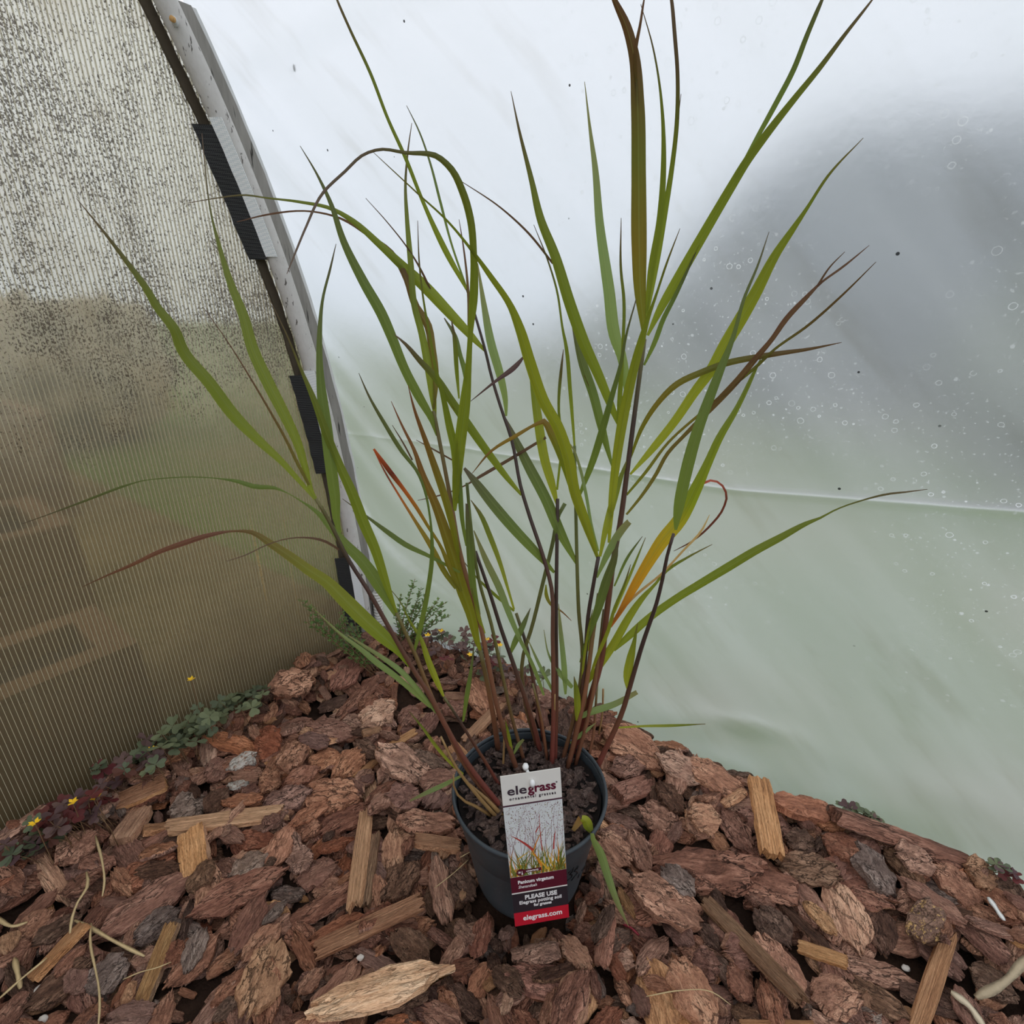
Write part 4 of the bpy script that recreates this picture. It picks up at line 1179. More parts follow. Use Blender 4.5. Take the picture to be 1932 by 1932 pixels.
# ------------------------------------------------------------------ switchgrass
def leaf_mat():
    t = NT('grass_blade')
    col = t.attr('Col').outputs['Color']; lc = t.attr('lc').outputs['Vector']
    sx = t.n('ShaderNodeSeparateXYZ'); t.set(sx.inputs[0], lc)
    vein = t.noise(t.mapv(lc, (1.5, 26, 1)), 1.0, 2, 0.5)
    blot = t.noise(t.mapv(lc, (30, 1.2, 1)), 1.0, 3, 0.6)
    c = t.mix(t.math('MULTIPLY', t.step(vein, 0.40, 0.70), 0.28), col, (0.02, 0.03, 0.008, 1))
    mid = t.math('SUBTRACT', 1.0, t.step(t.math('ABSOLUTE', sx.outputs['Y']), 0.03, 0.13))
    c = t.mix(t.math('MULTIPLY', mid, 0.25), c, (0.30, 0.36, 0.12, 1))
    c = t.mix(t.math('MULTIPLY', t.step(blot, 0.70, 0.75), 0.7), c, srgb(92, 34, 26))
    nrm = t.bump(vein, 0.25, 0.001)
    p = t.pbr(c, 0.45, nrm, 0.35)
    tr = t.shader('ShaderNodeBsdfTranslucent', Color=t.mix(0.35, c, (1, 1, 0.35, 1), 'MULTIPLY'), Normal=nrm)
    return t.done(t.mixs(0.45, p, tr))
def stem_mat():
    t = NT('grass_stem'); col = t.attr('Col').outputs['Color']
    n = t.noise(t.mapv(t.coord('Object'), (300, 300, 25)), 1.0, 3)
    return t.done(t.pbr(t.mix(t.math('MULTIPLY', n, 0.4), col, (0.02, 0.012, 0.008, 1)), 0.42, t.bump(n, 0.2, 0.001), 0.4))
M_LEAF = leaf_mat(); M_STEM = stem_mat()
plant = empty('switchgrass', (POT.x, POT.y, SOILZ), 'tall upright green grass with purple-brown tips growing in the pot', 'grass plant')
PO = Vector(plant.location)
def cmr(pts, n):
    """Catmull-Rom through rows of numbers"""
    P = np.array(pts, float); m = len(P)
    if m == 2: return [P[0] + (P[1] - P[0]) * k / n for k in range(n + 1)]
    d = np.concatenate([[0], np.cumsum(np.hypot(np.diff(P[:, 0]), np.diff(P[:, 1])))])
    out = []
    T0 = np.gradient(P, d + np.arange(m) * 1e-6, axis=0)
    for q in np.linspace(0, d[-1], n + 1):
        i = min(max(int(np.searchsorted(d, q)) - 1, 0), m - 2)
        h = d[i + 1] - d[i]; u = (q - d[i]) / h
        h00 = 2 * u**3 - 3 * u**2 + 1; h10 = u**3 - 2 * u**2 + u; h01 = -2 * u**3 + 3 * u**2; h11 = u**3 - u**2
        out.append(h00 * P[i] + h10 * h * T0[i] + h01 * P[i + 1] + h11 * h * T0[i + 1])
    return out
def parse(s):
    v = [float(q) for q in s.replace(',', ' ').split()]
    return v
def colmix(stops, t_):
    for (a, ca), (b, cb) in zip(stops, stops[1:]):
        if t_ <= b:
            k = 0 if b == a else (t_ - a) / (b - a); k = max(0, min(1, k))
            return tuple(x + (y - x) * k for x, y in zip(ca, cb))
    return stops[-1][1]
def set_col(o, cols):
    at = o.data.color_attributes.new('Col', 'FLOAT_COLOR', 'POINT')
    at.data.foreach_set('color', [c for q in cols for c in q])
STEMS = []      # samples (px, py, Y)
SR = random.Random(4)
C_RED = srgb(134, 66, 58); C_RBR = srgb(120, 76, 56); C_DK = srgb(74, 56, 50); C_GRN = srgb(104, 118, 50); C_TAN = srgb(168, 132, 84); C_OLV = srgb(112, 106, 56)
STEM_COL = {'r': [(0, C_RED), (.35, C_RBR), (.8, C_DK), (1, C_OLV)], 'g': [(0, C_RBR), (.4, C_OLV), (1, C_GRN)], 'd': [(0, C_RED), (.2, C_RBR), (.5, C_DK), (1, C_DK)],
            't': [(0, C_TAN), (1, C_TAN)], 'b': [(0, C_RBR), (.5, srgb(146, 96, 66)), (1, C_OLV)]}
def stem(kind, w0, w1, dY, pts):
    v = parse(pts); P = [(v[i], v[i + 1]) for i in range(0, len(v), 2)]
    base = at_z(P[0][0], P[0][1], SOILZ - .002)
    L = sum(math.hypot(P[i + 1][0] - P[i][0], P[i + 1][1] - P[i][1]) for i in range(len(P) - 1))
    n = max(6, int(L / 22)); Q = cmr(P, n)
    pts3 = []; rad = []; cols = []
    for k, q in enumerate(Q):
        u = k / n; Y = base.y + dY * (u ** 1.2)
        p = at_Y(q[0], q[1], Y); pts3.append(p - PO); zc = proj(p)[2]
        node = 1.0
        rad.append(.5 * (w0 + (w1 - w0) * u) * zc / F * node)
        cols += [colmix(STEM_COL[kind], u)] * 8
        STEMS.append((q[0], q[1], Y))
    mb = MB(); mb.tube(pts3, rad, 8)
    o = mb.build('stem', M_STEM, plant, True); set_col(o, cols)
for a in (
    ('r', 11, 7, -.02, '950 1529 877 1433 833 1355 812 1314 784 1270 758 1226 730 1177 698 1120 657 1055 616 974 596 941'),
    ('b', 10, 7, .01, '945 1531 880 1448 836 1360 812 1309 784 1236 761 1185 748 1156'),
    ('b', 10, 7, .05, '977 1457 953 1387 935 1320 920 1245 911 1201 901 1156 877 1077 864 1024 854 964 831 841 818 775'),
    ('b', 11, 8, .00, '941 1421 930 1346 915 1268 906 1227'),
    ('g', 7, 6, .04, '990 1440 965 1350 945 1260 925 1170 905 1100 889 997 881 911'),
    ('d', 10, 6, .03, '1021 1423 1003 1354 982 1291 966 1245 946 1188 925 1121 897 1040'),
    ('r', 8, 6, .05, '1028 1410 1016 1333 1005 1276 995 1224 974 1157'),
    ('g', 7, 8, .06, '1015 1415 990 1320 985 1250 1005 1178 1023 1105 1043 1024 1056 967 1066 950'),
    ('d', 10, 5, .10, '1041 1447 1044 1372 1043 1203 1040 1106 1027 1057 997 967 984 924 964 825 947 775 927 709 916 663 901 610 881 546'),
    ('d', 9, 7, .05, '1047 1440 1050 1300 1049 1180 1050 1090 1052 941'),
    ('g', 8, 6, .06, '1060 1440 1086 1340 1099 1240 1092 1156 1089 1073 1087 990 1084 841'),
    ('d', 9, 7, .02, '1075 1440 1098 1310 1105 1229 1110 1160 1119 1106 1129 1050'),
    ('r', 13, 8, .04, '1083 1423 1106 1346 1119 1302 1135 1242 1142 1178 1150 1115 1155 1073 1172 974 1185 875 1198 775 1208 699 1216 640'),
    ('d', 11, 6, -.01, '1124 1455 1140 1418 1160 1377 1176 1338 1186 1304 1197 1266 1212 1216 1225 1178 1236 1147 1249 1097 1261 1040 1271 1007'),
    ('r', 7, 5, -.02, '944 1485 916 1438 890 1397 864 1355 838 1316'),
    ('b', 9, 8, .03, '1070 1452 1088 1380 1105 1300 1118 1200 1130 1120'), ('b', 8, 7, .04, '1085 1445 1110 1350 1128 1250 1140 1150'),
    ('t', 5, 3, -.01, '1048 1432 1046 1370 1047 1310'), ('t', 6, 4, .02, '1094 1430 1102 1370 1106 1310 1110 1250'),
    ('b', 6, 4, .03, '1108 1440 1120 1385 1124 1330 1127 1290'), ('t', 5, 3, .02, '949 1452 951 1400 950 1360'),
    ('t', 7, 3, -.02, '930 1542 905 1525 868 1505 857 1488 856 1462'), ('t', 8, 4, -.01, '940 1545 900 1500 862 1450 832 1390'),
    ('t', 9, 4, .0, '948 1540 915 1505 880 1475 856 1440'), ('b', 7, 4, .0, '1033 1440 1028 1400 1022 1360 1005 1290'),
    ('t', 4, 3, .0, '1138 1300 1136 1350 1130 1385'),
): stem(*a)
STEM_A = np.array(STEMS); LEAF_P = []
def near_Y(x, y):
    d = np.hypot(STEM_A[:, 0] - x, STEM_A[:, 1] - y); i = int(d.argmin())
    if d[i] > 35 and LEAF_P:                   # a tip that springs from another blade
        B = np.array(LEAF_P); e = np.hypot(B[:, 0] - x, B[:, 1] - y); j = int(e.argmin())
        if e[j] < d[i]: return float(B[j, 2])
    return float(STEM_A[i, 2])
g1, g2, g3, tipc = srgb(138, 154, 52), srgb(120, 138, 48), srgb(112, 126, 56), srgb(110, 92, 84)
LEAF_COL = {
    'G': [(0, g1), (.35, g2), (.7, g3), (.85, srgb(98, 92, 62)), (1, tipc)],
    'L': [(0, srgb(160, 170, 54)), (.4, srgb(144, 156, 50)), (.8, srgb(112, 128, 44)), (1, srgb(110, 92, 66))],
    'D': [(0, srgb(118, 140, 62)), (.5, srgb(104, 126, 66)), (.85, srgb(98, 108, 70)), (1, srgb(100, 90, 84))],
    'P': [(0, srgb(136, 160, 92)), (.5, srgb(132, 158, 104)), (1, srgb(140, 140, 100))],
    'O': [(0, srgb(136, 146, 40)), (.35, srgb(130, 128, 44)), (.7, srgb(126, 94, 48)), (1, srgb(128, 74, 62))],
    'V': [(0, srgb(122, 118, 50)), (.3, srgb(112, 94, 52)), (.6, srgb(104, 76, 60)), (1, srgb(108, 82, 78))],
    'B': [(0, srgb(96, 70, 56)), (1, srgb(104, 82, 78))],
    'U': [(0, srgb(86, 62, 68)), (1, srgb(92, 70, 78))],
    'T': [(0, srgb(170, 132, 84)), (1, srgb(206, 180, 132))],
    'R': [(0, srgb(196, 96, 84)), (.3, srgb(110, 50, 44)), (1, srgb(92, 54, 46))],
    'Y': [(0, srgb(176, 98, 44)), (.15, srgb(206, 150, 44)), (.36, srgb(182, 168, 44)), (.48, srgb(140, 158, 40)), (.8, g2), (1, g3)],
    'X': [(0, srgb(128, 132, 44)), (.45, srgb(150, 128, 48)), (.7, srgb(188, 96, 46)), (.82, srgb(110, 46, 40)), (1, srgb(196, 92, 52))],
    'K': [(0, srgb(130, 154, 44)), (.5, srgb(128, 138, 46)), (.62, srgb(136, 112, 58)), (.8, srgb(146, 120, 44)), (1, srgb(118, 84, 62))],
    'M': [(0, g1), (.35, g2), (.6, srgb(96, 104, 44)), (.75, srgb(88, 74, 58)), (1, srgb(104, 88, 82))],
    'Z': [(0, srgb(130, 152, 44)), (.35, srgb(128, 134, 44)), (.55, srgb(112, 92, 54)), (.62, srgb(118, 80, 74)), (.85, srgb(124, 82, 68)), (1, srgb(104, 72, 58))],
    'N': [(0, srgb(120, 128, 40)), (.25, srgb(124, 112, 42)), (.5, srgb(104, 108, 44)), (.75, srgb(94, 76, 46)), (1, srgb(92, 64, 44))]}
LR = random.Random(99)
def inside(P):
    s, t_ = st(P)
    return t_ > .035 and (P.z > 1.06 or s > film_s(P.z, t_) + .03)
def leaf(kind, dY, pts, wmul=1.0, Y0=None, fold=.22, twist=None, label=None, name='leaf'):
    v = parse(pts); P = [(v[i], v[i + 1], v[i + 2]) for i in range(0, len(v), 3)]
    L = sum(math.hypot(P[i + 1][0] - P[i][0], P[i + 1][1] - P[i][1]) for i in range(len(P) - 1))
    n = max(16, int(L / 14)); Q = cmr(P, n)
    if Y0 is None: Y0 = near_Y(P[0][0], P[0][1])
    if dY is None: dY = LR.uniform(-.16, .12) * L / 600
    tw0 = LR.uniform(-.35, .35) if twist is None else twist; tw1 = tw0 + LR.uniform(-.5, .5)
    for g in range(60):                       # a blade that would meet a wall arches towards the room instead
        c3 = [at_Y(q[0], q[1], Y0 + dY * (k / n) ** 1.3) for k, q in enumerate(Q)]
        if all(inside(p) for p in c3): break
        dY -= .01
    LEAF_P.extend((q[0], q[1], p.y) for q, p in zip(Q, c3))
    V = []; lc = []; cols = []; NS_ = 5 if max(q[2] for q in Q) > 9 else 3
    acc = 0.0; seed = LR.random() * 40
    for k, q in enumerate(Q):
        u = k / n; p = c3[k]
        tan = (c3[min(k + 1, n)] - c3[max(k - 1, 0)]).normalized()
        view = (p - Vector((0, 0, H))).normalized()
        wd = tan.cross(view)
        if wd.length < 1e-4: wd = Vector((1, 0, 0))
        wd.normalize(); nr = wd.cross(tan).normalized()
        ph = tw0 + (tw1 - tw0) * u
        wv = wd * math.cos(ph) + nr * math.sin(ph); nv = wv.cross(tan)
        zc = proj(p)[2]
        hw_ = max(.35, q[2] * wmul) * .5 * zc / F / max(.75, math.cos(ph))
        if k: acc += (c3[k] - c3[k - 1]).length
        cc_ = tuple(min(1, x * m_) for x, m_ in zip(colmix(LEAF_COL[kind], u)[:3], (1.30, 1.18, 1.05))) + (1,)
        for j in range(NS_):
            a = -1 + 2 * j / (NS_ - 1)
            V.append(p + wv * (a * hw_) + nv * (abs(a) * hw_ * fold * 2 - hw_ * fold) - PO)
            lc.append((acc, a + seed * 0, seed))
            cols.append(cc_)
    f = [(k * NS_ + j, k * NS_ + j + 1, (k + 1) * NS_ + j + 1, (k + 1) * NS_ + j) for k in range(n) for j in range(NS_ - 1)]
    o = mesh_obj(name, V, f, M_LEAF, plant, True); set_col(o, cols)
    at = o.data.attributes.new('lc', 'FLOAT_VECTOR', 'POINT'); at.data.foreach_set('vector', [c for q in lc for c in q])
    if label: o['label'] = label
    return o
LEAVES = '''
G|596 943 5 563 905 9 530 869 12 490 832 17 441 782 22 397 723 22 344 657 20 331 623 18 298 580 15 272 537 12 242 497 9 199 441 5 144 374 1
G|598 945 5 590 931 7 576 882 12 563 839 16 537 782 20 507 723 22 477 657 21 460 596 18 434 530 13 414 464 7 397 397 3 387 315 2 381 252 1
V|583 915 5 563 878 6 537 825 5 507 772 4 474 716 3 431 647 2 384 580 1
D|643 1005 4 641 1001 6 632 934 19 624 875 21 616 808 21 609 759 19 604 709 14 603 629 9 609 563 5 623 507 4 634 460 1
G|748 1156 5 742 1140 7 725 1090 15 709 1040 18 685 984 20 666 934 19 642 881 16 616 818 15 593 755 11 566 692 5 543 636 3 510 567 1
D|747 1160 8 715 1103 23 682 1057 21 649 1024 17 623 994 13 599 967 8 566 944 3 540 929 2 520 921 6 480 918 9 447 908 7 421 904 3 364 900 2 315 902 2 265 908 2 232 918 4 166 943 4 99 968 2 43 988 1
Z|773 1257 6 755 1231 15 722 1200 25 683 1164 28 644 1125 26 618 1099 22 579 1073 19 563 1061 18 513 1027 14 474 1004 8 441 1002 4 397 1009 8 348 1024 10 298 1042 8 248 1066 6 199 1087 3 156 1107 1
B|640 1037 4 613 1021 5 573 1014 3 530 1019 2 497 1031 2 464 1047 2 427 1059 1
P|812 1335 4 786 1311 8 748 1278 10 709 1249 11 678 1223 8 647 1200 5 605 1161 2 582 1138 1
P|823 1345 4 786 1298 9 755 1265 10 722 1241 8 683 1216 5 654 1197 1
L|837 1314 4 823 1283 11 807 1244 11 794 1205 7 773 1172 4 755 1135 2 735 1110 1
L|874 1461 4 849 1438 5 825 1410 6 794 1368 4 771 1341 1
P|872 1463 4 838 1480 8 799 1498 7 773 1511 3
D|874 1361 4 882 1309 9 890 1257 5 895 1210 1
D|781 1231 5 794 1179 9 807 1115 9 815 1050 8 811 974 4 801 924 5 788 891 6 758 851 8 725 798 7 695 745 4 677 704 1
X|870 1116 6 851 1077 10 831 1030 6 808 994 6 788 961 7 765 928 7 732 885 9 705 847 4
X|861 1110 8 841 1083 10 815 1034 10 782 981 6 755 938 4 725 888 3 705 848 2
O|906 1227 6 902 1216 9 888 1156 21 871 1107 25 858 1057 24 841 1007 20 821 951 16 798 898 12 782 851 7 758 802 4 738 757 1
O|868 1060 6 854 991 12 841 941 14 821 881 13 801 825 9 782 772 5 770 727 1
B|778 868 3 762 838 3 740 802 1
B|853 868 3 818 848 3 785 830 1
D|868 1080 4 810 1049 7 765 1027 10 732 1004 9 689 972 4 646 941 1
M|858 964 6 861 918 15 868 841 21 878 759 20 884 692 12 888 626 10 894 563 16 894 480 13 888 414 14 874 364 14 851 318 12 825 295 10 765 288 6 715 282 5 689 290 5 649 325 5 609 364 5 576 431 4 553 487 3 541 517 1
G|916 663 4 891 636 13 848 590 19 798 537 21 758 500 17 715 460 13 666 417 10 626 394 7 566 381 5 500 373 3 464 368 3 414 373 2 354 383 1
V|818 772 5 821 709 13 815 659 14 805 610 15 785 580 14 765 523 12 738 477 10 699 447 7 639 411 4 586 399 3 500 406 3 447 419 1
D|825 822 5 815 792 11 791 749 17 765 699 17 738 633 19 722 596 20 685 530 18 649 457 13 623 381 8 596 325 4 566 275 1
B|811 546 5 798 517 4 775 477 3 732 421 2 690 374 1
G|821 785 5 818 759 11 808 692 15 795 626 13 782 577 12 775 497 11 768 414 8 765 348 5 770 282 3 777 232 1
D|878 537 4 851 457 4 831 381 5 811 305 4 791 248 3 767 199 1
G|862 950 6 861 891 14 858 848 15 848 805 14 835 745 9 821 692 6 811 633 5 801 580 4 791 497 3 788 416 1
V|886 629 8 883 546 5 874 464 3 866 414 1
D|878 720 4 878 709 8 868 669 8 858 633 8 838 600 2
G|866 752 3 861 692 8 858 643 8 852 605 2
P|955 785 4 954 759 9 944 709 15 927 649 16 914 580 11 901 497 2
G|881 546 6 844 480 11 798 381 7 765 298 7 732 225 6 699 139 6 659 53 5 636 0 4 625 -30 1
G|984 934 5 954 898 11 914 845 15 881 798 16 851 755 15 825 716 14 791 679 10 765 649 6 743 630 1
U|888 757 1 931 722 5 974 689 9 992 668 2
D|1090 1067 5 1056 1001 19 1030 941 20 997 878 19 974 832 13 954 789 2
D|1046 1080 5 1017 1047 15 974 1001 19 931 951 19 897 908 14 876 883 5
L|1051 951 5 1042 915 14 1030 875 17 1013 775 16 1002 692 8 997 650 2
L|1129 1057 5 1106 990 17 1083 924 20 1073 868 21 1053 808 21 1026 759 21 1000 686 21 980 620 18 964 580 13 924 520 10 891 474 6 841 414 4 791 368 3 705 288 1
K|1129 1057 5 1106 990 12 1083 924 17 1063 868 17 1040 818 15 1025 795 11 1017 798 8 974 822 7 927 851 5 891 893 1
B|1030 825 5 964 865 6 897 904 5 881 914 3 831 934 3 788 944 1
O|1030 1103 2 1031 1123 7 1039 1140 5 1059 1153 3 1078 1171 1
G|1084 841 4 1076 742 7 1066 643 6 1063 629 5 1050 546 4 1033 490 3 1007 424 1
G|1051 924 4 1059 825 5 1054 775 5 1059 692 5 1063 659 1
P|1129 1040 4 1116 990 5 1106 934 6 1092 875 5 1079 842 3 1066 830 1
D|1092 938 5 1119 868 13 1139 802 13 1155 745 10 1172 683 7 1179 643 5 1200 565 2
G|1172 812 5 1152 765 14 1129 709 18 1102 649 21 1076 577 21 1046 480 18 1020 414 15 1003 341 10 980 248 5 964 172 1
B|1043 497 4 997 440 4 947 394 3 864 338 1
D|1155 880 4 1135 808 15 1119 745 17 1099 686 16 1079 603 5
P|1188 768 5 1182 725 14 1172 669 18 1162 640 21 1149 546 21 1132 424 16 1123 315 11 1114 248 6 1103 154 1
G|1165 841 4 1169 759 9 1175 659 6 1177 560 6 1172 513 5 1172 411 1
N|1216 640 5 1213 600 14 1209 563 20 1206 464 28 1205 331 27 1203 199 25 1195 99 19 1182 50 16 1159 0 9 1148 -25 3
V|1203 199 4 1199 93 7 1208 45 5 1215 0 3 1218 -15 1
G|1219 600 5 1228 513 12 1245 414 12 1252 315 10 1250 215 6 1243 149 4 1232 89 3 1209 8 1
M|1222 590 5 1238 497 12 1255 397 11 1268 315 9 1277 232 8 1278 132 7 1273 66 7 1267 0 6 1264 -20 5
B|1279 225 2 1285 177 1
L|1149 1024 5 1155 941 13 1165 858 17 1179 775 19 1195 702 17 1208 653 15 1222 603 8 1237 560 5 1258 497 4 1283 431 1
G|1222 633 5 1248 580 15 1281 523 19 1315 464 19 1348 407 18 1381 351 17 1407 308 16 1440 262 15 1497 189 12 1546 129 10 1596 63 7 1640 7 4 1662 -22 1
D|1387 334 3 1427 262 8 1464 195 10 1497 132 10 1523 66 9 1551 0 6 1562 -25 2
D|1215 689 4 1235 646 9 1251 603 9 1273 560 8 1290 525 6 1320 460 1
L|1189 895 4 1235 842 14 1275 792 16 1311 739 18 1341 699 20 1367 653 23 1397 603 24 1424 556 22 1464 480 16 1497 431 11 1520 397 7 1563 331 5 1629 260 1
N|1189 865 4 1212 805 8 1242 759 10 1275 726 12 1324 702 12 1374 684 12 1424 674 11 1473 666 9 1523 659 6 1588 646 1
V|1182 971 4 1212 934 6 1238 895 7 1258 858 7 1291 822 7 1318 795 9 1357 755 12 1391 719 12 1424 679 11 1457 640 9 1483 603 10 1523 560 8 1542 540 5 1594 501 4 1640 463 1
B|1542 540 4 1565 505 3 1594 475 1
N|1182 934 4 1218 891 6 1258 838 5 1324 778 5 1374 735 5 1430 689 6 1457 663 5 1526 613 5 1586 560 4 1653 494 1
D|1275 1000 5 1278 977 14 1295 891 22 1318 808 20 1341 745 18 1364 686 14 1381 643 9 1404 563 6 1430 500 4 1451 437 1
Y|1152 1183 4 1172 1150 10 1198 1103 17 1225 1057 21 1251 1017 25 1278 985 26 1311 924 22 1334 875 16 1357 825 14 1387 775 10 1429 689 4 1436 675 1
R|1328 911 5 1344 906 4 1361 914 4 1371 934 4 1364 961 4 1341 991 4 1308 1020 3 1271 1040 1
T|1152 1176 4 1192 1130 5 1251 1080 4 1291 1037 4 1324 1001 4 1339 971 1
P|1126 1090 4 1149 1040 13 1172 1001 14 1187 984 11
L|1132 1050 5 1145 990 12 1159 941 13 1175 891 7 1188 858 2
D|1095 1250 4 1110 1200 9 1128 1150 15 1143 1100 17 1160 1050 11 1166 1020 2
D|1159 1106 3 1185 1050 5 1212 1012 1
L|1159 1156 4 1192 1077 5 1218 1014 1
L|1111 1286 4 1124 1245 6 1148 1188 7 1158 1152 6 1179 1100 4 1190 1065 1
L|1109 1289 4 1135 1250 13 1161 1209 15 1186 1165 14 1212 1128 10 1238 1100 5 1251 1083 6 1300 1050 4 1344 1027 1
G|1158 1227 6 1186 1201 13 1225 1166 14 1275 1130 14 1324 1100 15 1374 1070 16 1424 1040 15 1473 1014 13 1523 987 8 1550 976 4 1572 964 3 1627 944 3 1676 932 4 1712 928 3 1750 923 1
L|1184 1302 3 1183 1281 13 1189 1245 15 1197 1209 7 1203 1175 1
L|1164 1373 3 1212 1370 4 1264 1369 5 1331 1366 1
D|961 1237 4 972 1211 11 987 1180 10 1001 1147 1
G|970 1153 4 931 1120 6 897 1087 3 868 1050 1
L|970 1150 4 960 1116 5 944 1063 8 924 1010 10 907 971 8 888 943 1
P|1026 1312 4 1016 1284 7 1005 1255 7 982 1209 7 966 1172 10 941 1107 13 917 1057 11 894 1001 2
P|1042 1302 5 1018 1255 6 995 1204 1
P|1067 1310 4 1066 1281 10 1063 1242 10 1057 1183 7 1054 1139 1
P|1080 1297 7 1057 1271 10 1036 1237 4 1026 1188 1
L|1088 1360 4 1089 1348 9 1088 1307 11 1083 1276 1
P|1083 1359 4 1109 1346 11 1161 1328 11 1202 1306 8
P|1076 1402 3 1098 1385 8 1124 1364 1
L|1107 1229 4 1116 1209 9 1123 1185 2
L|966 1416 4 961 1392 6 953 1356 1
P|969 1423 3 979 1405 7 988 1395 4
L|941 1606 3 943 1582 5 944 1557 1
L|1098 1281 3 1103 1235 5 1110 1190 4 1118 1150 1
D|880 1030 4 872 980 8 868 930 10 866 880 6 862 830 2
D|905 1160 4 893 1110 12 888 1060 14 884 1000 12 880 950 4
L|915 1195 3 905 1170 7 897 1140 5 890 1110 1
'''
for ln in LEAVES.strip().split('\n'):
    kd, pts = ln.split('|')
    leaf(kd, None, pts)
# the torn blade that hangs over the front of the rim
yr = at_z(1110, 1572, POTZ + PH + .002).y
leaf('T', .02, '1097 1545 14 1085 1561 9 1068 1586 1', Y0=yr + .006, label='dry tan half of the torn blade')
leaf('L', -.002, '1097 1544 10 1104 1547 15 1110 1559 18 1117 1572 7', Y0=yr + .006)
leaf('P', -.018, '1117 1572 6 1118 1580 8 1131 1607 15 1143 1644 15 1157 1686 12 1172 1721 7 1186 1748 1', Y0=yr - .006)
leaf('L', .0, '1186 1304 4 1190 1285 5 1197 1262 2')

# ------------------------------------------------------------------ weeds along the walls
def weed_mat(name, c1, c2):
    t = NT(name); co = t.coord('Object')
    oi = t.n('ShaderNodeObjectInfo').outputs['Random']
    c = t.mix(oi, c1, c2); n = t.noise(co, 160, 3)
    c = t.mix(t.math('MULTIPLY', n, 0.35), c, tuple(x * .4 for x in c1[:3]) + (1,))
    p = t.pbr(c, 0.6, t.bump(n, 0.2, 0.001), 0.25)
    return t.done(t.mixs(0.25, p, t.shader('ShaderNodeBsdfTranslucent', Color=c)))
M_OXG = weed_mat('woodsorrel_green', srgb(104, 114, 90), srgb(132, 140, 102)); M_OXP = weed_mat('woodsorrel_purple', srgb(98, 74, 78), srgb(130, 104, 94))
M_OXR = weed_mat('woodsorrel_red', srgb(120, 54, 56), srgb(108, 74, 60)); M_STALK = plain('weed_stalk', srgb(120, 92, 66), 0.6)
M_YEL = plain('yellow_petal', srgb(244, 196, 40), 0.5); M_THY = weed_mat('small_weed_green', srgb(92, 122, 66), srgb(128, 152, 84))
def leaflet(mb, c, d, n, r):
    """a folded heart-shaped leaflet: tip of the heart at c, pointing along d"""
    d = d.normalized(); n = (n - d * n.dot(d)).normalized(); w = d.cross(n)
    out = [(0, 0), (.28, .30), (.62, .50), (.90, .44), (1.0, .26), (.86, 0), (1.0, -.26), (.90, -.44), (.62, -.50), (.28, -.30)]
    v = [c + d * (a * r) + w * (b * r * 1.05) + n * (abs(b) * r * .28) for a, b in out]
    m = c + d * (.5 * r)
    v.append(m)
    mb.add(v, [(10, i, (i + 1) % 10) for i in range(10)])
RW = random.Random(17)
def trifoliate(r, seed):
    R = random.Random(seed); mb = MB()
    a0 = R.uniform(0, 6.28)
    for k in range(3):
        a = a0 + k * 2.094 + R.uniform(-.15, .15)
        d = Vector((math.cos(a), math.sin(a), R.uniform(-.25, .12)))
        leaflet(mb, Vector((0, 0, 0)), d, UP, r * R.uniform(.9, 1.1))
    return mb
TRI = {}
def tri_me(k, mat):
    if (k, mat.name) not in TRI:
        o = trifoliate(.0135, 50 + k).build('leaf', mat); me = o.data; bpy.data.objects.remove(o); TRI[(k, mat.name)] = me
    return TRI[(k, mat.name)]
def clamp_in(P):
    s, t_ = st(P); s2 = max(s, film_s(max(P.z, 0), t_) + .014); t2 = max(t_, .014)
    return P + E * (s2 - s) + A * (t2 - t_)
def woodsorrel(pts, label, mix, sz=1.0, flowers=(), group='woodsorrel along the walls', h=(.008, .030)):
    cx = sum(p[0] for p in pts) / len(pts); cy = sum(p[1] for p in pts) / len(pts)
    base = clamp_in(on_mulch(cx, cy)); base.z = top_z(base) - .004
    root = empty('woodsorrel', base, label, 'weed', group)
    stalk = MB()
    for x, y in pts:
        P = on_mulch(x, y, RW.uniform(*h) + .010); P = clamp_in(P)
        mat = RW.choices([M_OXG, M_OXP, M_OXR], mix)[0]
        o = bpy.data.objects.new('leaf', tri_me(RW.randrange(6), mat)); COL.objects.link(o); o.parent = root
        o.location = P - base; k = sz * RW.uniform(.75, 1.2); o.scale = (k, k, k)
        o.rotation_euler = (RW.gauss(.25, .3), RW.gauss(0, .3), RW.uniform(0, 6.28))
        foot = Vector((P.x + RW.uniform(-.02, .02), P.y + RW.uniform(0, .02), 0)); foot = clamp_in(foot); foot.z = top_z(foot) - .006
        stalk.tube([foot - base, (foot + P) / 2 - base + Vector((RW.uniform(-.004, .004), 0, .003)), P - base], .0006, 5)
    stalk.build('stalk', M_STALK, root, True)
    for x, y, hgt in flowers:
        d = ray(x, y); P = on_mulch(x, y, hgt + .022) - d * (.0 if hgt > .04 else .035)
        for _ in range(80):                    # slide towards the viewer until clear of the walls
            s_, t_ = st(P)
            if t_ > .016 and s_ > film_s(max(P.z, 0), t_) + .014: break
            P = P - d * .004
        mb = MB()
        for k in range(5):
            a = k * 1.2566 + RW.random()
            d = Vector((math.cos(a), math.sin(a), .35)).normalized(); w = Vector((-math.sin(a), math.cos(a), 0))
            r = .0078
            mb.add([P - base, P - base + d * r * .5 + w * r * .30, P - base + d * r, P - base + d * r * .5 - w * r * .30], [(0, 1, 2, 3)])
        fl = mb.build('flower', M_YEL, root)
        ft = P.copy(); ft.z = top_z(P) - .004
        m2 = MB(); m2.tube([ft - base, P - base], .0006, 5); m2.build('flower_stalk', M_STALK, fl)
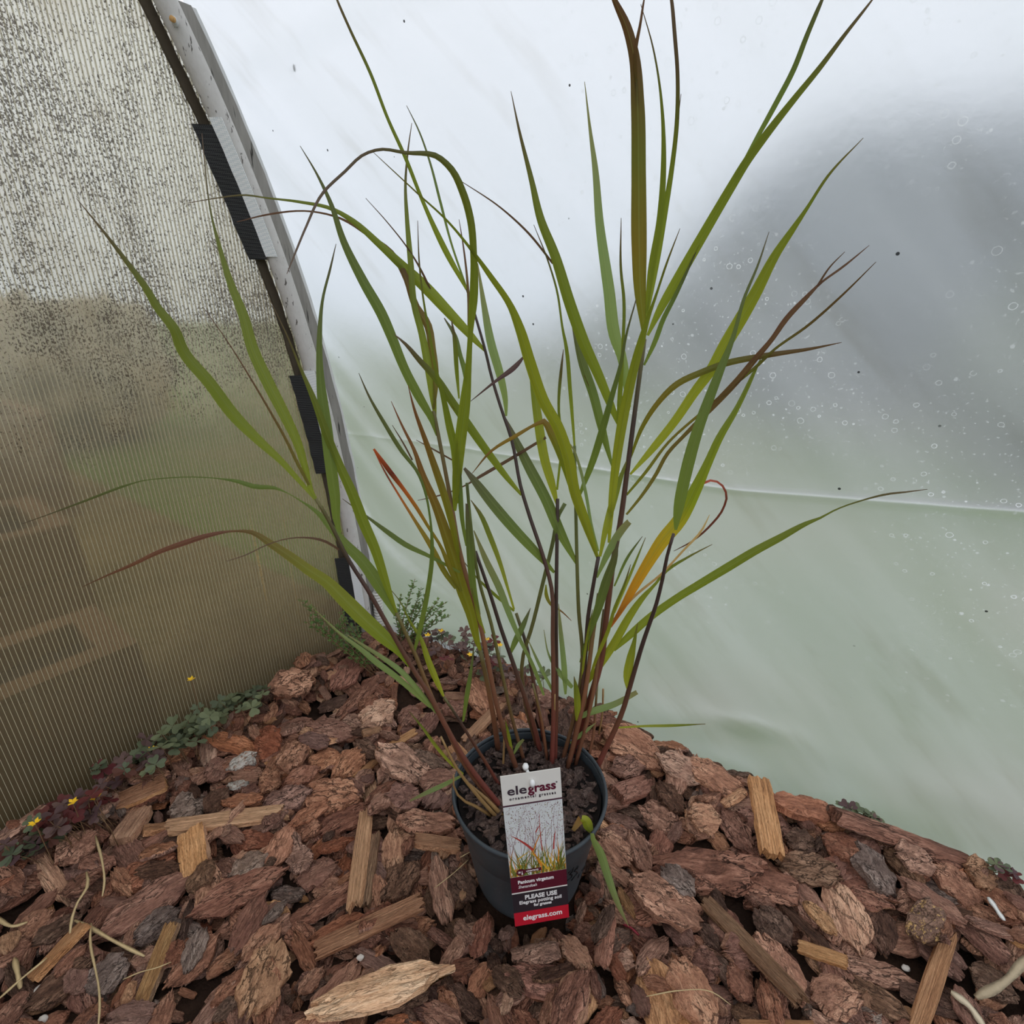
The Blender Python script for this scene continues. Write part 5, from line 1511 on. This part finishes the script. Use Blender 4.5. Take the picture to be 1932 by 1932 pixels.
def band(p0, p1, n, spread):
    out = []
    for k in range(n):
        u = RW.random(); d = Vector((p1[0] - p0[0], p1[1] - p0[1])); nrm = Vector((-d.y, d.x)).normalized()
        q = Vector(p0) + d * u + nrm * RW.uniform(-spread, spread); out.append((q.x, q.y))
    return out
woodsorrel(band((10, 1600), (100, 1555), 36, 26), 'purple-green woodsorrel with one yellow flower nearest the open end of the end wall', (3, 4, 2), 1.0, [(66, 1553, .02)])
woodsorrel(band((100, 1545), (205, 1500), 44, 24), 'dark purple woodsorrel with two yellow flowers beside the tan wood block', (1, 6, 3), 1.0, [(137, 1514, .02), (181, 1505, .02)])
woodsorrel(band((175, 1470), (300, 1420), 40, 24), 'purple and green woodsorrel with one yellow flower midway along the end wall', (4, 4, 1), 1.0, [(288, 1413, .015)])
woodsorrel(band((270, 1405), (400, 1370), 48, 26), 'dense green woodsorrel with a tall yellow flower at the end wall', (9, 1, 0), 1.05, [(361, 1282, .045)], h=(.008, .04))
woodsorrel(band((370, 1350), (500, 1305), 48, 22), 'grey-green woodsorrel running towards the hoop along the end wall', (9, 1, 0), 1.0, (), h=(.008, .035))
woodsorrel(band((800, 1200), (945, 1230), 40, 34), 'purple woodsorrel with yellow flowers in the corner behind the grass stems', (4, 6, 2), 1.0,
           [(807, 1199, .03), (832, 1191, .03), (918, 1207, .03), (887, 1236, .015), (943, 1218, .02)], h=(.008, .045))
woodsorrel(band((890, 1255), (965, 1270), 12, 16), 'small purple woodsorrel patch on the mulch behind the pot', (3, 6, 1), .9)
woodsorrel(band((640, 1215), (690, 1190), 14, 16), 'bright green woodsorrel at the foot of the end wall near the hoop', (9, 0, 0), 1.0)
woodsorrel(band((1580, 1508), (1690, 1530), 12, 7), 'pale olive woodsorrel between the long bark log and the film', (9, 2, 0), .85, h=(.004, .012))
woodsorrel(band((1845, 1598), (1912, 1606), 7, 6), 'tiny olive and red woodsorrel sprig against the film beyond the log', (4, 2, 2), .7, h=(.004, .014))
woodsorrel(band((985, 1255), (1040, 1275), 8, 10), 'few dark woodsorrel leaves at the film behind the stems', (3, 6, 1), .8)

def bushy_weed(name, px, py, stems, label, seed):
    R = random.Random(seed)
    base = clamp_in(on_mulch(px, py)); base.z = top_z(base) - .005
    root = empty(name, base, label, 'weed'); sm = MB(); k = 0
    for (tx, ty, dY) in stems:
        bx = base + Vector((R.uniform(-.02, .02), R.uniform(-.015, .015), 0))
        tip = at_Y(tx, ty, base.y + dY); g = 0
        while (st(tip)[1] < .02 or st(tip)[0] < film_s(tip.z, st(tip)[1]) + .01) and g < 50: dY -= .004; g += 1; tip = at_Y(tx, ty, base.y + dY)
        mid = (bx + tip) / 2 + Vector((R.uniform(-.012, .012), 0, R.uniform(-.004, .012)))
        pts = [bx - base, mid - base, tip - base]
        Q = [pts[0] * (1 - u) ** 2 + pts[1] * 2 * u * (1 - u) + pts[2] * u * u for u in np.linspace(0, 1, 9)]
        sm.tube(Q, [.0011 - .00007 * i for i in range(9)], 5)
        lm = MB(); ln = (Q[-1] - Q[0]).length; nn = max(5, int(ln / .0095))
        for i in range(nn):
            u = .2 + .8 * i / (nn - 1); q = Q[min(int(u * 8), 7)].lerp(Q[min(int(u * 8) + 1, 8)], u * 8 - int(u * 8))
            for sg in range(2 if i < nn - 1 else 4):
                a = i * 1.57 + sg * 3.1416 / (1 if i < nn - 1 else 2) + R.gauss(0, .35)
                d = Vector((math.cos(a), math.sin(a), R.uniform(.1, .8))).normalized(); w = d.cross(UP).normalized(); r = R.uniform(.006, .0125)
                lm.add([q, q + d * r * .45 + w * r * .34, q + d * r, q + d * r * .45 - w * r * .34], [(0, 1, 2, 3)])
        o = lm.build('leafy_shoot', M_THY, root); k += 1
    sm.build('stem', M_STALK, root, True)
bushy_weed('small_weed', 700, 1235, [(563, 1130, -.04), (580, 1160, -.05), (600, 1185, -.04), (575, 1170, -.06), (625, 1175, 0), (640, 1160, 0), (660, 1150, .02), (640, 1150, -.02)], 'sprawling small-leaved green weed at the foot of the end wall', 5)
bushy_weed('small_weed', 800, 1190, [(757, 1120, .01), (783, 1092, .03), (795, 1108, .03), (808, 1112, .03), (830, 1128, .04), (745, 1150, 0), (765, 1140, 0), (790, 1135, .02), (815, 1145, .03), (838, 1150, .03), (775, 1165, 0), (800, 1160, .01), (825, 1168, .02), (850, 1160, .03), (755, 1170, 0), (780, 1150, .02), (842, 1135, .04)], 'bushy small-leaved green weed in the corner beside the hoop', 8)

# ------------------------------------------------------------------ dry straws, flakes and pebbles on the mulch
M_STRAW = plain('dry_straw', srgb(216, 190, 142), 0.6, 0.25, 300, 0.3, 0.45, 120); M_BEIGE = plain('dry_beige_leaf', srgb(190, 172, 142), 0.7, 0.2, 200, 0.4, 0.4, 90)
def straw(name, pts, w, label, mat=M_STRAW, cat='straw', arch=.006, group=None):
    v = parse(pts); P = [(v[i], v[i + 1]) for i in range(0, len(v), 2)]
    L = sum(math.hypot(P[i + 1][0] - P[i][0], P[i + 1][1] - P[i][1]) for i in range(len(P) - 1))
    n = max(8, int(L / 14)); Q = cmr(P, n); zs = []; c3 = []
    for q in Q: c3.append(on_mulch(q[0], q[1], .002))
    zz_ = [p.z for p in c3]
    for k in range(n + 1):                     # a stiff straw bridges the hollows
        lo, hi = max(0, k - 4), min(n, k + 4); zs.append(max(zz_[lo:hi + 1]))
    zs = [sum(zs[max(0, k - 3):k + 4]) / len(zs[max(0, k - 3):k + 4]) for k in range(n + 1)]
    V = []; F_ = []
    for k, q in enumerate(Q):
        u = k / n; p = at_z(q[0], q[1], zs[k] + arch * math.sin(math.pi * u) * .6 + .001)
        a = at_z(*Q[max(0, k - 1)][:2], zs[k]); b = at_z(*Q[min(n, k + 1)][:2], zs[k])
        tan = (b - a).normalized(); wd = tan.cross(UP).normalized()
        hw_ = w * .33 * proj(p)[2] / F * (0.25 + .75 * math.sin(math.pi * (.08 + .88 * u)) ** .6) * (1 + .25 * math.sin(u * 9))
        c = .22 * hw_ + .0004
        V += [p - wd * hw_, p + UP * c, p + wd * hw_, p - UP * c * .3]
    for k in range(n):
        for j in range(4): F_.append((k * 4 + j, k * 4 + (j + 1) % 4, k * 4 + 4 + (j + 1) % 4, k * 4 + 4 + j))
    F_ += [(3, 2, 1, 0), tuple(4 * n + j for j in range(4))]
    o = mesh_obj(name, V, F_, mat, smooth=True)
    return tag(o, label, cat, group)
straw('dry_straw', '180 1577 192 1622 197 1664 193 1691', 7, 'frayed dry straw standing near the purple woodsorrel')
straw('dry_straw', '163 1645 166 1666 145 1705 135 1736 132 1761', 9, 'bent dry straw crossing the end of the long bark plank')
straw('dry_straw', '141 1736 176 1753 207 1771 248 1792 273 1804', 11, 'thick husk-like straw sloping below the grey-purple slab')
straw('dry_straw', '172 1742 170 1774 180 1829 186 1860 188 1902 185 1940', 7, 'long wavy straw running down beside the smooth flat flake')
straw('dry_straw', '-10 1728 21 1747 52 1740', 11, 'short curled straw husk left of the tan splinter')
straw('dry_straw', '-5 1887 41 1846 89 1807', 9, 'straight split straw leaning on the tan splinter')
straw('dry_straw', '27 1807 33 1835 39 1865', 14, 'short broad straw piece beside the straight split straw')
straw('dry_straw', '232 1848 265 1834 295 1826 323 1815', 4, 'thin pale root strand lying across the grey-brown wood splinter')
straw('dry_straw', '1219 1880 1280 1869 1342 1871 1379 1896', 3.5, 'thin arched straw over the cup-shaped bark slab', arch=.012)
straw('dry_leaf', '1841 1882 1896 1852 1940 1803', 24, 'curled beige dry leaf right of the long tan stick', M_BEIGE, 'dry leaf')
straw('dry_leaf', '1794 1871 1827 1896 1858 1940', 24, 'pale dry leaf with a midrib beside the foot of the long tan stick', plain('pale_dry_leaf', srgb(222, 206, 176), .6, .2, 200, .3, .3, 90), 'dry leaf')
straw('red_bract', '1172 1742 1190 1750 1206 1765', 9, 'small crimson dead leaf on the chips by the torn blade tip', plain('crimson_leaf', srgb(128, 40, 50), .6), 'dry leaf')
straw('dry_straw', '868 1618 882 1610 896 1603', 3, 'thin grey straw against the left side of the pot')
straw('dry_straw', '820 1675 850 1652 884 1622', 3, 'long thin straw pointing at the left side of the pot')
M_PALE = plain('pale_stone', srgb(214, 206, 196), 0.7, 0.2, 150, 0.4, 0.3, 90)
def pebble(px, py, r, label, flat_=.6):
    P = on_mulch(px, py, .001); rr = r * .5 * proj(P)[2] / F
    bm = bmesh.new(); bmesh.ops.create_icosphere(bm, subdivisions=3, radius=1)
    for q in bm.verts:
        k = 1 + .22 * mn.noise(q.co * 1.6 + Vector((px, 0, 0))); q.co = Vector((q.co.x * k * rr, q.co.y * k * rr * .8, q.co.z * k * rr * flat_))
    o = mesh_obj('pebble', [q.co.copy() for q in bm.verts], [[a.index for a in fa.verts] for fa in bm.faces], M_PALE, smooth=True); bm.free()
    o.location = P + UP * rr * .3
    tag(o, label, 'pebble')
pebble(680, 1808, 13, 'small round white pebble above the pale split log')
pebble(78, 1870, 24, 'flat pale stone beside the straight split straw')
pebble(1708, 1828, 15, 'small white stone on the rough chip beside the long tan stick')
pebble(82, 1925, 18, 'pale grey stone below the flat pale stone')
straw('white_flake', '1865 1693 1880 1715 1895 1737', 16, 'thin white flake lying on the chips near the film', plain('white_flake', srgb(226, 226, 220), .5, .3), 'flake', .001)
